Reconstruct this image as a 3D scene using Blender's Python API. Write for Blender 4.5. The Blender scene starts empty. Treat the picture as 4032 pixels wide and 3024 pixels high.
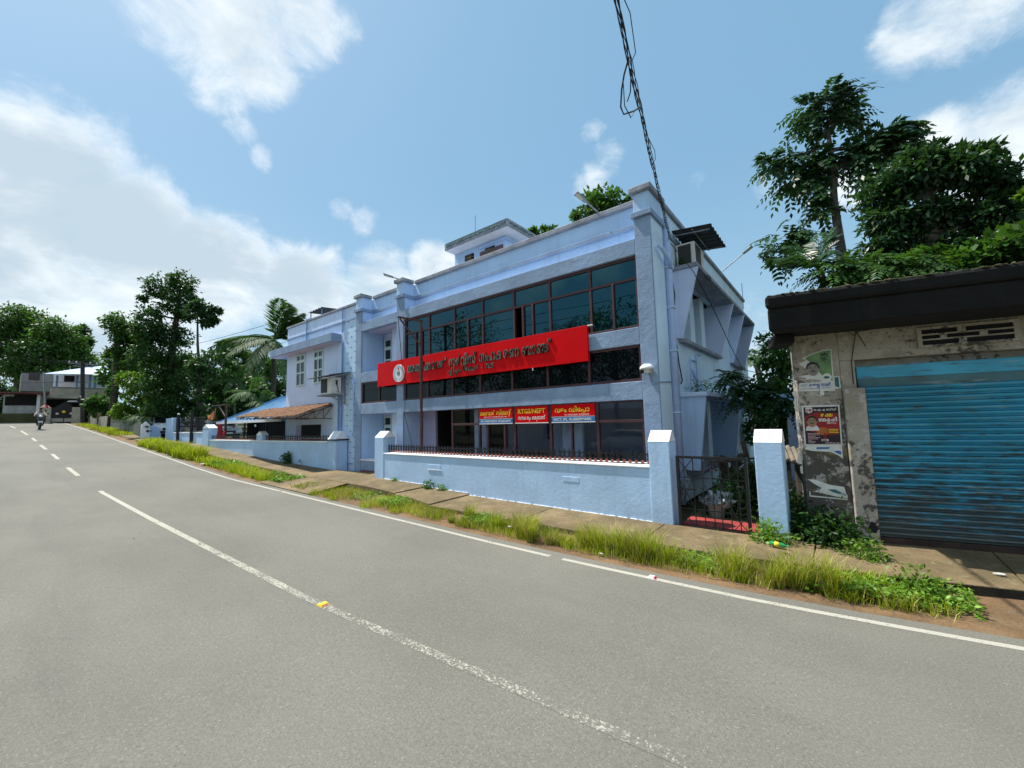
import bpy, bmesh, math, random
import numpy as np
from mathutils import Vector, Matrix

random.seed(7)
RNG = np.random.default_rng(7)
SC = bpy.context.scene
COL = SC.collection
R = math.radians

# ------------------------------------------------------------------ camera
H = 2.1                                   # eye height over the road below
FPX, PW, PH = 1602.6, 4032.0, 3024.0
YAW, PIT, ROL = R(-38.543), R(5.260), R(-1.370)
fw = Vector((math.sin(YAW)*math.cos(PIT), math.cos(YAW)*math.cos(PIT), math.sin(PIT)))
rt = Vector((math.cos(YAW), -math.sin(YAW), 0)); up = rt.cross(fw)
r2 = rt*math.cos(ROL) + up*math.sin(ROL); u2 = -rt*math.sin(ROL) + up*math.cos(ROL)
cam = bpy.data.cameras.new('camera'); camo = bpy.data.objects.new('camera', cam); COL.objects.link(camo)
M = Matrix((r2, u2, -fw)).transposed().to_4x4(); M.translation = Vector((0, 0, H)); camo.matrix_world = M
cam.sensor_width = 36.0; cam.lens = 36.0*FPX/PW; cam.clip_start = .05; cam.clip_end = 3000
SC.camera = camo

# ------------------------------------------------------------------ light and sky
SUN = Vector((-.485, -.105, .868)).normalized()
sl = bpy.data.lights.new('sun', 'SUN'); sl.energy = 2.8; sl.angle = R(.55); sl.color = (1.0, .955, .88)
so = bpy.data.objects.new('sun', sl); COL.objects.link(so)
so.rotation_euler = SUN.to_track_quat('Z', 'Y').to_euler(); so.location = (-20, -5, 40)
SC.view_settings.view_transform = 'Standard'; SC.view_settings.look = 'None'
SC.view_settings.gamma = 1.0; SC.view_settings.use_curve_mapping = False
SC.view_settings.exposure = 1.28

def ray(px, py):
    a = (px - PW/2)/FPX; b = -(py - PH/2)/FPX
    return r2*a + u2*b + fw

class NT:
    """small helper to wire node trees"""
    def __init__(s, nt): s.t = nt; s.n = nt.nodes; s.l = nt.links
    def add(s, typ, **kw):
        n = s.n.new(typ)
        for k, v in kw.items(): setattr(n, k, v)
        return n
    def set(s, n, i, v):
        if isinstance(v, bpy.types.NodeSocket): s.l.new(v, n.inputs[i])
        elif v is not None: n.inputs[i].default_value = v
    def math(s, op, a, b=None, c=None, clamp=False):
        n = s.add('ShaderNodeMath', operation=op, use_clamp=clamp)
        s.set(n, 0, a); s.set(n, 1, b)
        if c is not None: s.set(n, 2, c)
        return n.outputs[0]
    def vmath(s, op, a, b=None):
        n = s.add('ShaderNodeVectorMath', operation=op); s.set(n, 0, a)
        if b is not None: s.set(n, 1, b)
        return n
    def noise(s, vec, scale, detail=4, rough=.55, dist=0):
        n = s.add('ShaderNodeTexNoise'); s.set(n, 'Vector', vec)
        s.set(n, 'Scale', scale); s.set(n, 'Detail', detail); s.set(n, 'Roughness', rough); s.set(n, 'Distortion', dist)
        return n.outputs['Fac']
    def mr(s, v, a, b, c=0., d=1., smooth=True):
        n = s.add('ShaderNodeMapRange', interpolation_type='SMOOTHSTEP' if smooth else 'LINEAR', clamp=True)
        for i, x in enumerate((v, a, b, c, d)): s.set(n, i, x)
        return n.outputs[0]
    def mix(s, fac, a, b, mode='MIX'):
        n = s.add('ShaderNodeMix', data_type='RGBA', blend_type=mode)
        s.set(n, 0, fac); s.set(n, 6, a if isinstance(a, bpy.types.NodeSocket) else (*a, 1)); s.set(n, 7, b if isinstance(b, bpy.types.NodeSocket) else (*b, 1))
        return n.outputs[2]
    def scalevec(s, v, sx, sy, sz):
        n = s.add('ShaderNodeMapping'); s.set(n, 0, v); n.inputs['Scale'].default_value = (sx, sy, sz)
        return n.outputs[0]

W = bpy.data.worlds.new('World'); SC.world = W; W.use_nodes = True
w = NT(W.node_tree)
for n in list(w.n):
    if n.type not in ('OUTPUT_WORLD', 'BACKGROUND'): w.n.remove(n)
bg = w.n['Background']; bg.inputs['Strength'].default_value = .085
sky = w.add('ShaderNodeTexSky', sky_type='NISHITA'); sky.sun_disc = False
sky.sun_elevation = math.asin(SUN.z); sky.sun_rotation = math.atan2(SUN.x, SUN.y)
sky.altitude = 20; sky.air_density = 1.0; sky.dust_density = 1.6; sky.ozone_density = 1.2
tc = w.add('ShaderNodeTexCoord'); D = tc.outputs['Generated']
sepz = w.add('ShaderNodeSeparateXYZ'); w.set(sepz, 0, D)
wob = w.add('ShaderNodeTexNoise'); w.set(wob, 'Vector', D); w.set(wob, 'Scale', 3.2); w.set(wob, 'Detail', 7); w.set(wob, 'Roughness', .6)
off = w.vmath('SUBTRACT', wob.outputs['Color'], (.5, .5, .5)).outputs[0]
offs = w.vmath('SCALE', off); offs.inputs['Scale'].default_value = .13
DD = w.vmath('NORMALIZE', w.vmath('ADD', D, offs.outputs[0]).outputs[0]).outputs[0]
# cloud masses: direction (through the photograph's pixel), angular radius in degrees, strength
CL = [(-250, 650, 7.5, 1.), (150, 740, 7., 1.), (500, 960, 6.2, 1.), (850, 1090, 6.5, .98), (1180, 1130, 5.6, .92), (1480, 1120, 4.6, .85), (1720, 1060, 4., .85),
      (0, 1100, 9, 1.), (420, 1260, 7, .95), (-700, 800, 12, 1.), (780, 1330, 5, .62), (1250, 1330, 4.5, .55),
      (700, 60, 4.6, .70), (960, 130, 5, .80), (1160, 60, 4.2, .74), (830, 330, 3.2, .62), (900, 470, 2.2, .52), (1000, 610, 1.6, .55), (1320, 70, 2.4, .55), (900, -250, 7, .8),
      (3640, 60, 3.2, .66), (3560, 110, 2.2, .5), (3800, -20, 4, .7), (3740, 580, 3.6, .86), (3960, 560, 4.6, .9), (3400, 700, 2.6, .75), (4150, 800, 7, .9),
      (2310, 715, 2.4, .50), (2400, 620, 1.8, .42), (2330, 520, 1.4, .42), (2750, 730, 1.5, .36), (3050, 760, 1.6, .34), (2200, 1400, 9, .6), (3000, 1500, 9, .6), (1350, 830, 1.5, .45), (1420, 880, 1.6, .45)]
dens = None
for px, py, rad, st in CL:
    d = ray(px, py).normalized()
    dp = w.vmath('DOT_PRODUCT', DD, tuple(d)).outputs['Value']
    m = w.mr(dp, math.cos(R(rad*1.5)), math.cos(R(rad*.2)), 0, st)
    dens = m if dens is None else w.math('MAXIMUM', dens, m)
# out of view: cloud of the same kind, cover widened to brighten ambient light
back = w.noise(D, 1.5, 3, .5)
far = w.mr(w.vmath('DOT_PRODUCT', D, tuple(fw)).outputs['Value'], .45, .15, 0, 1)
gen = w.math('MULTIPLY', w.mr(back, .40, .60), far)
dens = w.math('MAXIMUM', dens, gen)
fine = w.noise(w.scalevec(D, 1.25, 1, 1.6), 7.5, 10, .66, .35)
dn = w.math('ADD', dens, w.math('MULTIPLY', w.math('SUBTRACT', fine, .5), 1.35))
mask = w.mr(dn, .24, .98)
mask = w.math('MULTIPLY', mask, w.mr(dens, .0, .22)); mask = w.math('MULTIPLY', mask, w.mr(sepz.outputs['Z'], -.02, .30, .60, 1.))
body = w.noise(w.scalevec(D, 1, 1, 2.), 4., 6, .58, .3)
deep = w.math('MULTIPLY', w.mr(dens, .55, .95), w.mr(body, .34, .60))
ccol = w.mix(deep, (5.0, 5.3, 5.45), (2.9, 3.5, 3.95))
sk = w.mix(.78, sky.outputs[0], (1.18, 2.36, 3.42))
hz = w.mr(sepz.outputs['Z'], .0, .55, 1, 0)
sk = w.mix(w.math('MULTIPLY', hz, .62), sk, (2.5, 3.6, 4.2))
fin = w.mix(w.math('MULTIPLY', mask, .93), sk, ccol)
w.set(bg, 'Color', fin)

# ------------------------------------------------------------------ geometry helpers
def link(o): COL.objects.link(o); return o
WORLD = {}
def wloc(o): return WORLD.get(o.name, Vector((0, 0, 0)))

def thing(name, label, cat, loc, group=None):
    o = bpy.data.objects.new(name, None); link(o); o.empty_display_size = .3
    o.location = loc; WORLD[o.name] = Vector(loc); tag(o, label, cat, group); return o
def tag(o, label=None, cat=None, group=None, kind=None):
    if label: o['label'] = label
    if cat: o['category'] = cat
    if group: o['group'] = group
    if kind: o['kind'] = kind
    return o
def struct(o): o['kind'] = 'structure'; return o

def place(o, loc, parent):
    o.location = Vector(loc) - (wloc(parent) if parent else Vector((0, 0, 0)))
    if parent: o.parent = parent
    WORLD[o.name] = Vector(loc)

class MB:
    def __init__(s, T=None): s.v = []; s.f = []; s.T = T
    def pt(s, p):
        p = Vector(p); s.v.append(s.T(p) if s.T else p); return len(s.v)-1
    def face(s, pts): s.f.append([s.pt(p) for p in pts]); return s
    def box(s, x0, x1, y0, y1, z0, z1):
        i = [s.pt((x, y, z)) for z in (z0, z1) for y in (y0, y1) for x in (x0, x1)]
        for q in ((0, 2, 3, 1), (4, 5, 7, 6), (0, 1, 5, 4), (2, 6, 7, 3), (0, 4, 6, 2), (1, 3, 7, 5)): s.f.append([i[k] for k in q])
        return s
    def hexa(s, b, t):                       # bottom ring, top ring
        n = len(b); i = [s.pt(p) for p in b]; j = [s.pt(p) for p in t]
        s.f.append(i[::-1]); s.f.append(j)
        for k in range(n): s.f.append([i[k], i[(k+1) % n], j[(k+1) % n], j[k]])
        return s
    def prism(s, poly, vec):
        v = Vector(vec); return s.hexa(poly, [Vector(p)+v for p in poly])
    def tube(s, pts, r, n=8, cap=True):
        pts = [Vector(p) for p in pts]; rs = r if isinstance(r, (list, tuple)) else [r]*len(pts)
        rings = []; a = None
        for k, p in enumerate(pts):
            t = (pts[min(k+1, len(pts)-1)] - pts[max(k-1, 0)])
            t = t.normalized() if t.length > 1e-9 else Vector((0, 0, 1))
            if a is None:
                a = t.orthogonal().normalized()
            a = (a - t*a.dot(t)); a = a.normalized() if a.length > 1e-6 else t.orthogonal().normalized()
            b = t.cross(a)
            rings.append([s.pt(p + (a*math.cos(2*math.pi*q/n) + b*math.sin(2*math.pi*q/n))*rs[k]) for q in range(n)])
        for k in range(len(rings)-1):
            A, B = rings[k], rings[k+1]
            for q in range(n): s.f.append([A[q], A[(q+1) % n], B[(q+1) % n], B[q]])
        if cap: s.f.append(rings[0][::-1]); s.f.append(rings[-1])
        return s
    def bar(s, a, b, wd, ht=None):            # rectangular bar from a to b
        a, b = Vector(a), Vector(b); t = (b-a).normalized(); ht = ht or wd
        sd = t.cross(Vector((0, 0, 1))); sd = sd.normalized() if sd.length > 1e-4 else Vector((1, 0, 0))
        uu = sd.cross(t); q = [sd*(wd/2)+uu*(ht/2), -sd*(wd/2)+uu*(ht/2), -sd*(wd/2)-uu*(ht/2), sd*(wd/2)-uu*(ht/2)]
        return s.hexa([a+x for x in q], [b+x for x in q])
    def ball(s, c, rx, ry, rz, nu=10, nv=6):
        c = Vector(c); rings = []
        for i in range(1, nv):
            th = math.pi*i/nv
            rings.append([s.pt(c+Vector((rx*math.sin(th)*math.cos(2*math.pi*j/nu), ry*math.sin(th)*math.sin(2*math.pi*j/nu), rz*math.cos(th)))) for j in range(nu)])
        T = s.pt(c+Vector((0, 0, rz))); B = s.pt(c-Vector((0, 0, rz)))
        for j in range(nu):
            s.f.append([T, rings[0][j], rings[0][(j+1) % nu]]); s.f.append([B, rings[-1][(j+1) % nu], rings[-1][j]])
        for a, b in zip(rings, rings[1:]):
            for j in range(nu): s.f.append([a[j], b[j], b[(j+1) % nu], a[(j+1) % nu]])
        return s
    def lathe(s, c, prof, n=16, axis='Z'):
        c = Vector(c); rings = []
        for r, h in prof:
            ring = []
            for k in range(n):
                a = 2*math.pi*k/n; x, y = r*math.cos(a), r*math.sin(a)
                ring.append(s.pt(c + (Vector((x, y, h)) if axis == 'Z' else Vector((x, h, y)) if axis == 'Y' else Vector((h, x, y)))))
            rings.append(ring)
        for a, b in zip(rings, rings[1:]):
            for k in range(n): s.f.append([a[k], a[(k+1) % n], b[(k+1) % n], b[k]])
        s.f.append(rings[0][::-1]); s.f.append(rings[-1]); return s
    def build(s, name, mat, parent=None, smooth=False, bevel=0, fixn=True):
        V = np.array([tuple(p) for p in s.v]); org = Vector(((V[:, 0].min()+V[:, 0].max())/2, (V[:, 1].min()+V[:, 1].max())/2, V[:, 2].min()))
        me = bpy.data.meshes.new(name); me.from_pydata([tuple(Vector(p)-org) for p in s.v], [], s.f); me.update()
        if fixn:
            bm = bmesh.new(); bm.from_mesh(me); bmesh.ops.recalc_face_normals(bm, faces=bm.faces); bm.to_mesh(me); bm.free()
        me.materials.append(mat)
        if smooth: me.shade_smooth()
        o = bpy.data.objects.new(name, me); link(o); place(o, org, parent)
        if bevel:
            b = o.modifiers.new('edge', 'BEVEL'); b.width = bevel; b.segments = 2; b.limit_method = 'ANGLE'; b.angle_limit = R(40)
        return o
def box(name, mat, x0, x1, y0, y1, z0, z1, parent=None, bevel=0.0, T=None):
    return MB(T).box(x0, x1, y0, y1, z0, z1).build(name, mat, parent, bevel=bevel)
def inst(name, me, loc, parent, rot=(0, 0, 0), scale=(1, 1, 1)):
    o = bpy.data.objects.new(name, me); link(o); place(o, loc, parent); o.rotation_euler = rot; o.scale = scale; return o
def np_mesh(name, V, F, mat, parent=None, smooth=False):
    V = np.asarray(V, float).reshape(-1, 3); F = np.asarray(F, np.int32); k = F.shape[1]
    org = Vector(((V[:, 0].min()+V[:, 0].max())/2, (V[:, 1].min()+V[:, 1].max())/2, V[:, 2].min()))
    me = bpy.data.meshes.new(name); me.vertices.add(len(V)); me.vertices.foreach_set('co', (V-np.array(org)).ravel())
    me.loops.add(F.size); me.loops.foreach_set('vertex_index', F.ravel()); me.polygons.add(len(F))
    me.polygons.foreach_set('loop_start', np.arange(0, F.size, k)); me.polygons.foreach_set('loop_total', np.full(len(F), k))
    me.update(calc_edges=True); me.validate(); me.materials.append(mat)
    if smooth: me.shade_smooth()
    o = bpy.data.objects.new(name, me); link(o); place(o, org, parent); return o

# real points behind pixels of the photograph (for measuring only: every depth is a real plane)
C0 = Vector((0, 0, H))
def onY(px, py, Y): r = ray(px, py); return C0 + r*(Y/r.y)
def onX(px, py, X): r = ray(px, py); return C0 + r*(X/r.x)
def onV(px, py, A, B):                        # vertical plane through ground points A and B
    n = Vector((B[1]-A[1], -(B[0]-A[0]), 0)); r = ray(px, py); return C0 + r*((Vector((A[0], A[1], 0))-C0).dot(n)/r.dot(n))

# ------------------------------------------------------------------ ground profile (the road climbs to the left)
GX = [-400, -120, -95, -75, -65, -50, -40, -30, -23, -21, -17, -12, -5, 0, 6, 400]
GZ = [9.0, 6.5, 4.9, 3.55, 3.2, 2.35, 1.71, 1.10, .69, .55, .32, .18, .04, 0, 0, 0]
def G(x): return float(np.interp(x, GX, GZ))
EX = [-130, -110, -95, -85, -75, -65, -40, -23, -12, -6.4, -3.1, -.84, 1.12, 4, 10, 60]
EY = [-22, -11, -4, -.6, 2.1, 3.93, 4.66, 4.99, 5.31, 5.37, 5.38, 5.48, 5.73, 6.2, 7.3, 17]
def E(x): return float(np.interp(x, EX, EY))
SX = [-70, -50, -40, -28, -20, -13, -9, -7.6, -4, -1.2, .36, 1.44, 5, 12]
SY = [4.9, 5.0, 5.3, 5.9, 6.6, 6.75, 6.65, 6.4, 6.5, 6.6, 6.85, 7.1, 7.9, 9.5]
def SWF(x): return float(np.interp(x, SX, SY))
def SWZ(x): return float(np.interp(x, [-40, -35, -28, -20, -15.2, -11.6, -9.42, -9.40, -7.72, -7.70, -2.5, .3, 12], [1.8, 1.48, 1.22, .62, .39, .37, .335, .275, .255, .20, .15, .15, .15]))

# ------------------------------------------------------------------ materials
def mat(name, col, rough=.7, var=.12, vscale=3., bump=.12, bscale=60., metal=0., spec=.4, stains=(), island=0., streak=None, coat=0., fine=0.):
    m = bpy.data.materials.new(name); m.use_nodes = True; k = NT(m.node_tree); p = k.n['Principled BSDF']
    geo = k.add('ShaderNodeNewGeometry'); P = geo.outputs['Position']
    base = None
    if var:
        nv = k.noise(P, vscale, 5, .6)
        lo = tuple(c*(1-var*1.6) for c in col); hi = tuple(min(1, c*(1+var)) for c in col)
        base = k.mix(k.mr(nv, .3, .7), lo, hi)
    else:
        base = k.mix(0., col, col)
    if fine:
        base = k.mix(k.mr(k.noise(P, bscale*1.2, 3, .7), .35, .65, 0, fine), base, tuple(c*.45 for c in col))
    for scol, ssc, a, b, amt in stains:
        sn = k.noise(P, ssc, 6, .65, .4)
        base = k.mix(k.math('MULTIPLY', k.mr(sn, a, b), amt), base, scol)
    if streak:
        scol, amt, sx = streak
        sn = k.noise(k.scalevec(P, sx, sx, sx*.06), 1., 5, .65)
        base = k.mix(k.math('MULTIPLY', k.mr(sn, .5, .72), amt), base, scol)
    if island:
        rd = geo.outputs['Random Per Island']
        hsv = k.add('ShaderNodeHueSaturation'); k.set(hsv, 'Color', base)
        k.set(hsv, 'Value', k.mr(rd, 0, 1, 1-island, 1+island, False)); k.set(hsv, 'Hue', k.mr(k.math('FRACT', k.math('MULTIPLY', rd, 7.31)), 0, 1, .5-.035*island, .5+.03*island, False))
        base = hsv.outputs[0]
    k.set(p, 'Base Color', base); p.inputs['Roughness'].default_value = rough; p.inputs['Metallic'].default_value = metal
    p.inputs['Specular IOR Level'].default_value = spec; p.inputs['Coat Weight'].default_value = coat
    if bump:
        bn = k.add('ShaderNodeBump'); k.set(bn, 'Height', k.noise(P, bscale, 5, .65)); bn.inputs['Strength'].default_value = min(1, bump*3); bn.inputs['Distance'].default_value = .02
        k.set(p, 'Normal', bn.outputs[0])
    return m
def leafmat(name, col, isl=.45, trans=.35, rough=.45):
    m = mat(name, col, rough=rough, var=.18, vscale=.9, bump=0, spec=.22, island=isl); k = NT(m.node_tree); p = k.n['Principled BSDF']
    tr = k.add('ShaderNodeBsdfTranslucent'); src = p.inputs['Base Color'].links[0].from_socket
    k.set(tr, 'Color', k.mix(1., src, (1.25, 1.35, .5), 'MULTIPLY'))
    mx = k.add('ShaderNodeMixShader'); mx.inputs[0].default_value = trans
    k.l.new(p.outputs[0], mx.inputs[1]); k.l.new(tr.outputs[0], mx.inputs[2]); k.l.new(mx.outputs[0], k.n['Material Output'].inputs[0]); return m

dirt_s = ((.16, .15, .13), 2.2, .55, .75, .35)
M_blue = mat('pale_blue_paint', (.48, .66, .92), .75, .05, .8, .10, 22, stains=(((.34, .46, .66), 1.1, .56, .8, .35),), streak=((.30, .38, .50), .35, 7))
M_lilac = mat('lilac_paint', (.62, .73, .97), .75, .05, .9, .08, 25, stains=(((.42, .54, .74), 1.3, .58, .8, .35),), streak=((.38, .46, .60), .3, 6))
M_grey = mat('grey_plaster', (.25, .345, .50), .85, .10, 1.6, .20, 9, stains=(((.19, .25, .35), 2.5, .5, .75, .4),))
M_cap = mat('weathered_grey_coping', (.28, .30, .35), .85, .18, 2.5, .22, 14, stains=(((.13, .14, .13), 3.5, .55, .75, .5),))
M_wallb = mat('blue_roughcast_wall', (.45, .64, .90), .85, .06, 1.2, .09, 14, stains=(((.36, .50, .74), 1.6, .55, .78, .5), ((.58, .72, .9), 5., .66, .74, .5)), streak=((.28, .36, .5), .25, 9))
M_white = mat('white_paint', (.80, .83, .88), .7, .05, 3, .08, 30, stains=(((.55, .58, .6), 6, .62, .8, .3),))
M_side = mat('pale_side_paint', (.64, .81, .97), .8, .06, 1., .16, 45, stains=(((.48, .62, .76), 1.2, .55, .8, .35),), streak=((.50, .56, .62), .3, 5))
M_maroon = mat('maroon_frame', (.075, .03, .036), .45, .1, 8, .03, 60)
M_rusty = mat('rusty_maroon_steel', (.085, .035, .034), .6, .3, 12, .1, 60, stains=(((.16, .07, .04), 20, .55, .7, .5),))
M_black = mat('black_iron', (.012, .013, .016), .45, .1, 10, .05, 60)
M_rosered = mat('red_rosette_paint', (.30, .09, .065), .55, .1, 20, 0)
M_sign = mat('red_sign_sheet', (.66, .001, .004), .42, .05, 1.2, .02, 1.6, spec=.12)
M_steel = mat('polished_steel', (.30, .27, .21), .22, .5, 9, .10, 14, metal=1.)
M_green_f = mat('mint_window_frame', (.55, .68, .70), .6, .05, 6, .03)
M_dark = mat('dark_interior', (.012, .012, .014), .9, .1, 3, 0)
M_pink = mat('lavender_bounce_plaster', (.52, .50, .68), .8, .04, 2, .08, 25)  # lavender walls; on ceilings and soffits the pink stands in for bounced light
M_conc = mat('worn_concrete', (.235, .170, .088), .9, .25, 1.3, .35, 35, stains=(((.12, .092, .042), 1.5, .44, .66, .7), ((.32, .26, .17), 4.5, .55, .72, .6), ((.10, .10, .035), 2.6, .56, .70, .7), ((.07, .06, .035), 11, .56, .66, .6)), fine=.4)
M_dirt = mat('reddish_dirt', (.215, .130, .064), .95, .22, 1.5, .5, 30, stains=(((.19, .14, .085), 3.5, .5, .7, .6), ((.06, .042, .03), 9, .56, .7, .6)), fine=.4)
M_soil = mat('green_brown_soil', (.07, .075, .03), .95, .25, .7, .3, 12)
M_acw = mat('white_ac_casing', (.66, .65, .60), .45, .06, 6, .02, 40)
M_grille = mat('dark_ac_grille', (.035, .034, .03), .6, .2, 30, 0)
M_cable = mat('black_cable', (.012, .012, .014), .55, 0, 1, 0)
M_pipeb = mat('blue_painted_pipe', (.44, .58, .86), .5, .05, 5, .03)
M_pipegr = mat('blue_drain_pipe', (.16, .30, .55), .5, .1, 5, .03)
M_gi = mat('galvanised_steel', (.30, .32, .34), .45, .2, 10, .03, metal=.6)
M_sheet = mat('dark_corrugated_sheet', (.045, .055, .06), .6, .2, 6, .05)
M_sheetb = mat('blue_metal_roof', (.15, .36, .58), .5, .12, 2, .03, spec=.5, stains=(((.3, .42, .55), 2.5, .55, .75, .5),))
M_tile = mat('clay_roof_tile', (.25, .115, .06), .85, .25, 5, .2, 30, stains=(((.10, .06, .04), 4, .5, .7, .7), ((.45, .33, .25), 7, .6, .72, .5)), island=.25)
M_bark = mat('bark', (.115, .10, .08), .95, .3, 6, .5, 18)
M_barkd = mat('dark_bark', (.06, .052, .042), .95, .3, 5, .5, 18)
M_orange = mat('faded_orange_cloth', (.62, .21, .09), .85, .12, 6, .05)
M_redcl = mat('red_cloth', (.5, .02, .03), .8, .12, 6, .05)
M_signblue = mat('blue_sign_print', (.05, .17, .38), .45, .02, 2, 0)
M_signyel = mat('yellow_print', (.85, .62, .03), .5, 0, 2, 0)
M_signwht = mat('white_print', (.82, .82, .82), .5, 0, 2, 0)
M_signpnk = mat('pale_pink_print', (.82, .55, .58), .5, 0, 2, 0)
M_redfloor = mat('red_oxide_floor', (.36, .06, .055), .5, .15, 3, .05)

def glassmat(name, tint, amount, rough=.02, ior=1.6, col=(.006, .010, .013), spt=(1, 1, 1)):
    m = bpy.data.materials.new(name); m.use_nodes = True; k = NT(m.node_tree); p = k.n['Principled BSDF']
    geo = k.add('ShaderNodeNewGeometry')
    p.inputs['Base Color'].default_value = (*col, 1); p.inputs['Roughness'].default_value = rough; p.inputs['IOR'].default_value = ior; p.inputs['Specular IOR Level'].default_value = .5; p.inputs['Specular Tint'].default_value = (*spt, 1)
    bn = k.add('ShaderNodeBump'); k.set(bn, 'Height', k.noise(geo.outputs['Position'], 1.3, 2, .4)); bn.inputs['Strength'].default_value = .05; bn.inputs['Distance'].default_value = .05
    k.set(p, 'Normal', bn.outputs[0])
    if amount:
        tr = k.add('ShaderNodeBsdfTransparent'); tr.inputs[0].default_value = (*tint, 1)
        mx = k.add('ShaderNodeMixShader'); mx.inputs[0].default_value = amount
        k.l.new(p.outputs[0], mx.inputs[1]); k.l.new(tr.outputs[0], mx.inputs[2]); k.l.new(mx.outputs[0], k.n['Material Output'].inputs[0])
    return m
M_glassU = glassmat('dark_tinted_glass', (0, 0, 0), 0, ior=1.75, col=(.002, .006, .009), spt=(.28, .85, 1.))
M_glassS = glassmat('smoked_strip_glass', (.25, .3, .3), .45, ior=1.45)
M_glassG = glassmat('clear_shop_glass', (.95, .97, .98), .84, ior=2.0)
M_glassW = glassmat('small_window_glass', (0, 0, 0), 0, rough=.08, ior=1.5, col=(.01, .014, .016))
M_curtain = mat('dark_green_curtain', (.035, .06, .065), .9, .2, 6, 0)

# asphalt with wheel-worn light patches and aggregate
def asphalt(nm, paint=None):
    """worn aggregate; with paint = (threshold far, threshold near): flaking road paint over it"""
    m = bpy.data.materials.new(nm); m.use_nodes = True; k = NT(m.node_tree); p = k.n['Principled BSDF']
    P = k.add('ShaderNodeNewGeometry').outputs['Position']
    big = k.mr(k.noise(k.scalevec(P, .7, 1.0, 1), .45, 5, .6), .3, .7)
    c = k.mix(big, (.160, .154, .130), (.205, .196, .166))
    c = k.mix(k.mr(k.noise(k.scalevec(P, .12, 1., 1), 1.1, 4, .6), .52, .72, 0, .30), c, (.115, .112, .100))
    c = k.mix(k.mr(k.noise(P, 42, 4, .8), .38, .60, .38, 0), c, (.095, .094, .085)); ag = k.noise(P, 52, 4, .8); c = k.mix(k.mr(ag, .52, .70, 0, .7), c, (.30, .295, .265))
    c = k.mix(k.mr(k.noise(P, 85, 3, .8), .54, .70, 0, .75), c, (.05, .05, .047))
    vo = k.add('ShaderNodeTexVoronoi'); k.set(vo, 'Vector', P); vo.inputs['Scale'].default_value = 23
    sel = k.mr(k.noise(P, 9, 2, .5), .48, .60)
    c = k.mix(k.math('MULTIPLY', sel, k.mr(vo.outputs['Distance'], .10, .19, .5, 0)), c, (.34, .335, .31))
    c = k.mix(k.mr(k.noise(P, 1.9, 6, .7, .6), .60, .78, 0, .38), c, (.165, .13, .095))
    sp = k.add('ShaderNodeTexVoronoi'); k.set(sp, 'Vector', k.scalevec(P, .55, 1.3, 1)); sp.inputs['Scale'].default_value = 1.0
    c = k.mix(k.mr(k.math('ADD', sp.outputs['Distance'], k.math('MULTIPLY', k.noise(P, 12, 3), .05)), .045, .066, .8, 0), c, (.035, .036, .038))
    if paint:
        sx = k.add('ShaderNodeSeparateXYZ'); k.set(sx, 0, P)
        n1 = k.noise(P, 38, 5, .75); n2 = k.noise(P, 3, 3, .5); thr = k.mr(sx.outputs['X'], -15, .5, paint[0], paint[1], False)
        v = k.math('ADD', n1, k.math('MULTIPLY', k.math('SUBTRACT', n2, .5), .25)); c = k.mix(k.mr(k.math('SUBTRACT', v, thr), -.03, .03), c, (.43, .41, .345))
    k.set(p, 'Base Color', c); p.inputs['Roughness'].default_value = .88; p.inputs['Specular IOR Level'].default_value = .25
    bn = k.add('ShaderNodeBump'); k.set(bn, 'Height', k.noise(P, 110, 4, .7)); bn.inputs['Strength'].default_value = .8; bn.inputs['Distance'].default_value = .008
    k.set(p, 'Normal', bn.outputs[0]); return m
M_asph = asphalt('worn_asphalt'); M_line = asphalt('worn_edge_paint', (.40, .40)); M_centre = asphalt('flaking_centre_paint', (.37, .61))

LEAF = [leafmat('leaf_dark', (.040, .098, .027)), leafmat('leaf_mid', (.062, .14, .030)), leafmat('leaf_bright', (.12, .225, .030)), leafmat('leaf_glossy', (.034, .082, .030), rough=.35, trans=.3), leafmat('leaf_palm', (.055, .12, .035), rough=.6, trans=.35)]
M_grass = leafmat('grass_blade', (.27, .33, .016), isl=.45, trans=.45, rough=.5); M_grassd = leafmat('dry_grass_blade', (.50, .43, .17), isl=.3, trans=.3)
M_weed = leafmat('ground_weed_leaf', (.15, .28, .032), isl=.4, trans=.3)
# ------------------------------------------------------------------ the ground, the road and its markings
def strip(name, xs, fa, fb, fz, mat, nn=1, parent=None):
    b = MB(); 
    rows = []
    for x in xs:
        ya, yb = fa(x), fb(x); rows.append([b.pt((x, ya+(yb-ya)*j/nn, fz(x, ya+(yb-ya)*j/nn))) for j in range(nn+1)])
    for r0, r1 in zip(rows, rows[1:]):
        for j in range(nn): b.f.append([r0[j], r1[j], r1[j+1], r0[j+1]])
    return b.build(name, mat, parent)
def steps(a, b, d): n = max(1, int(round((b-a)/d))); return [a+(b-a)*i/n for i in range(n+1)]

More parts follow.
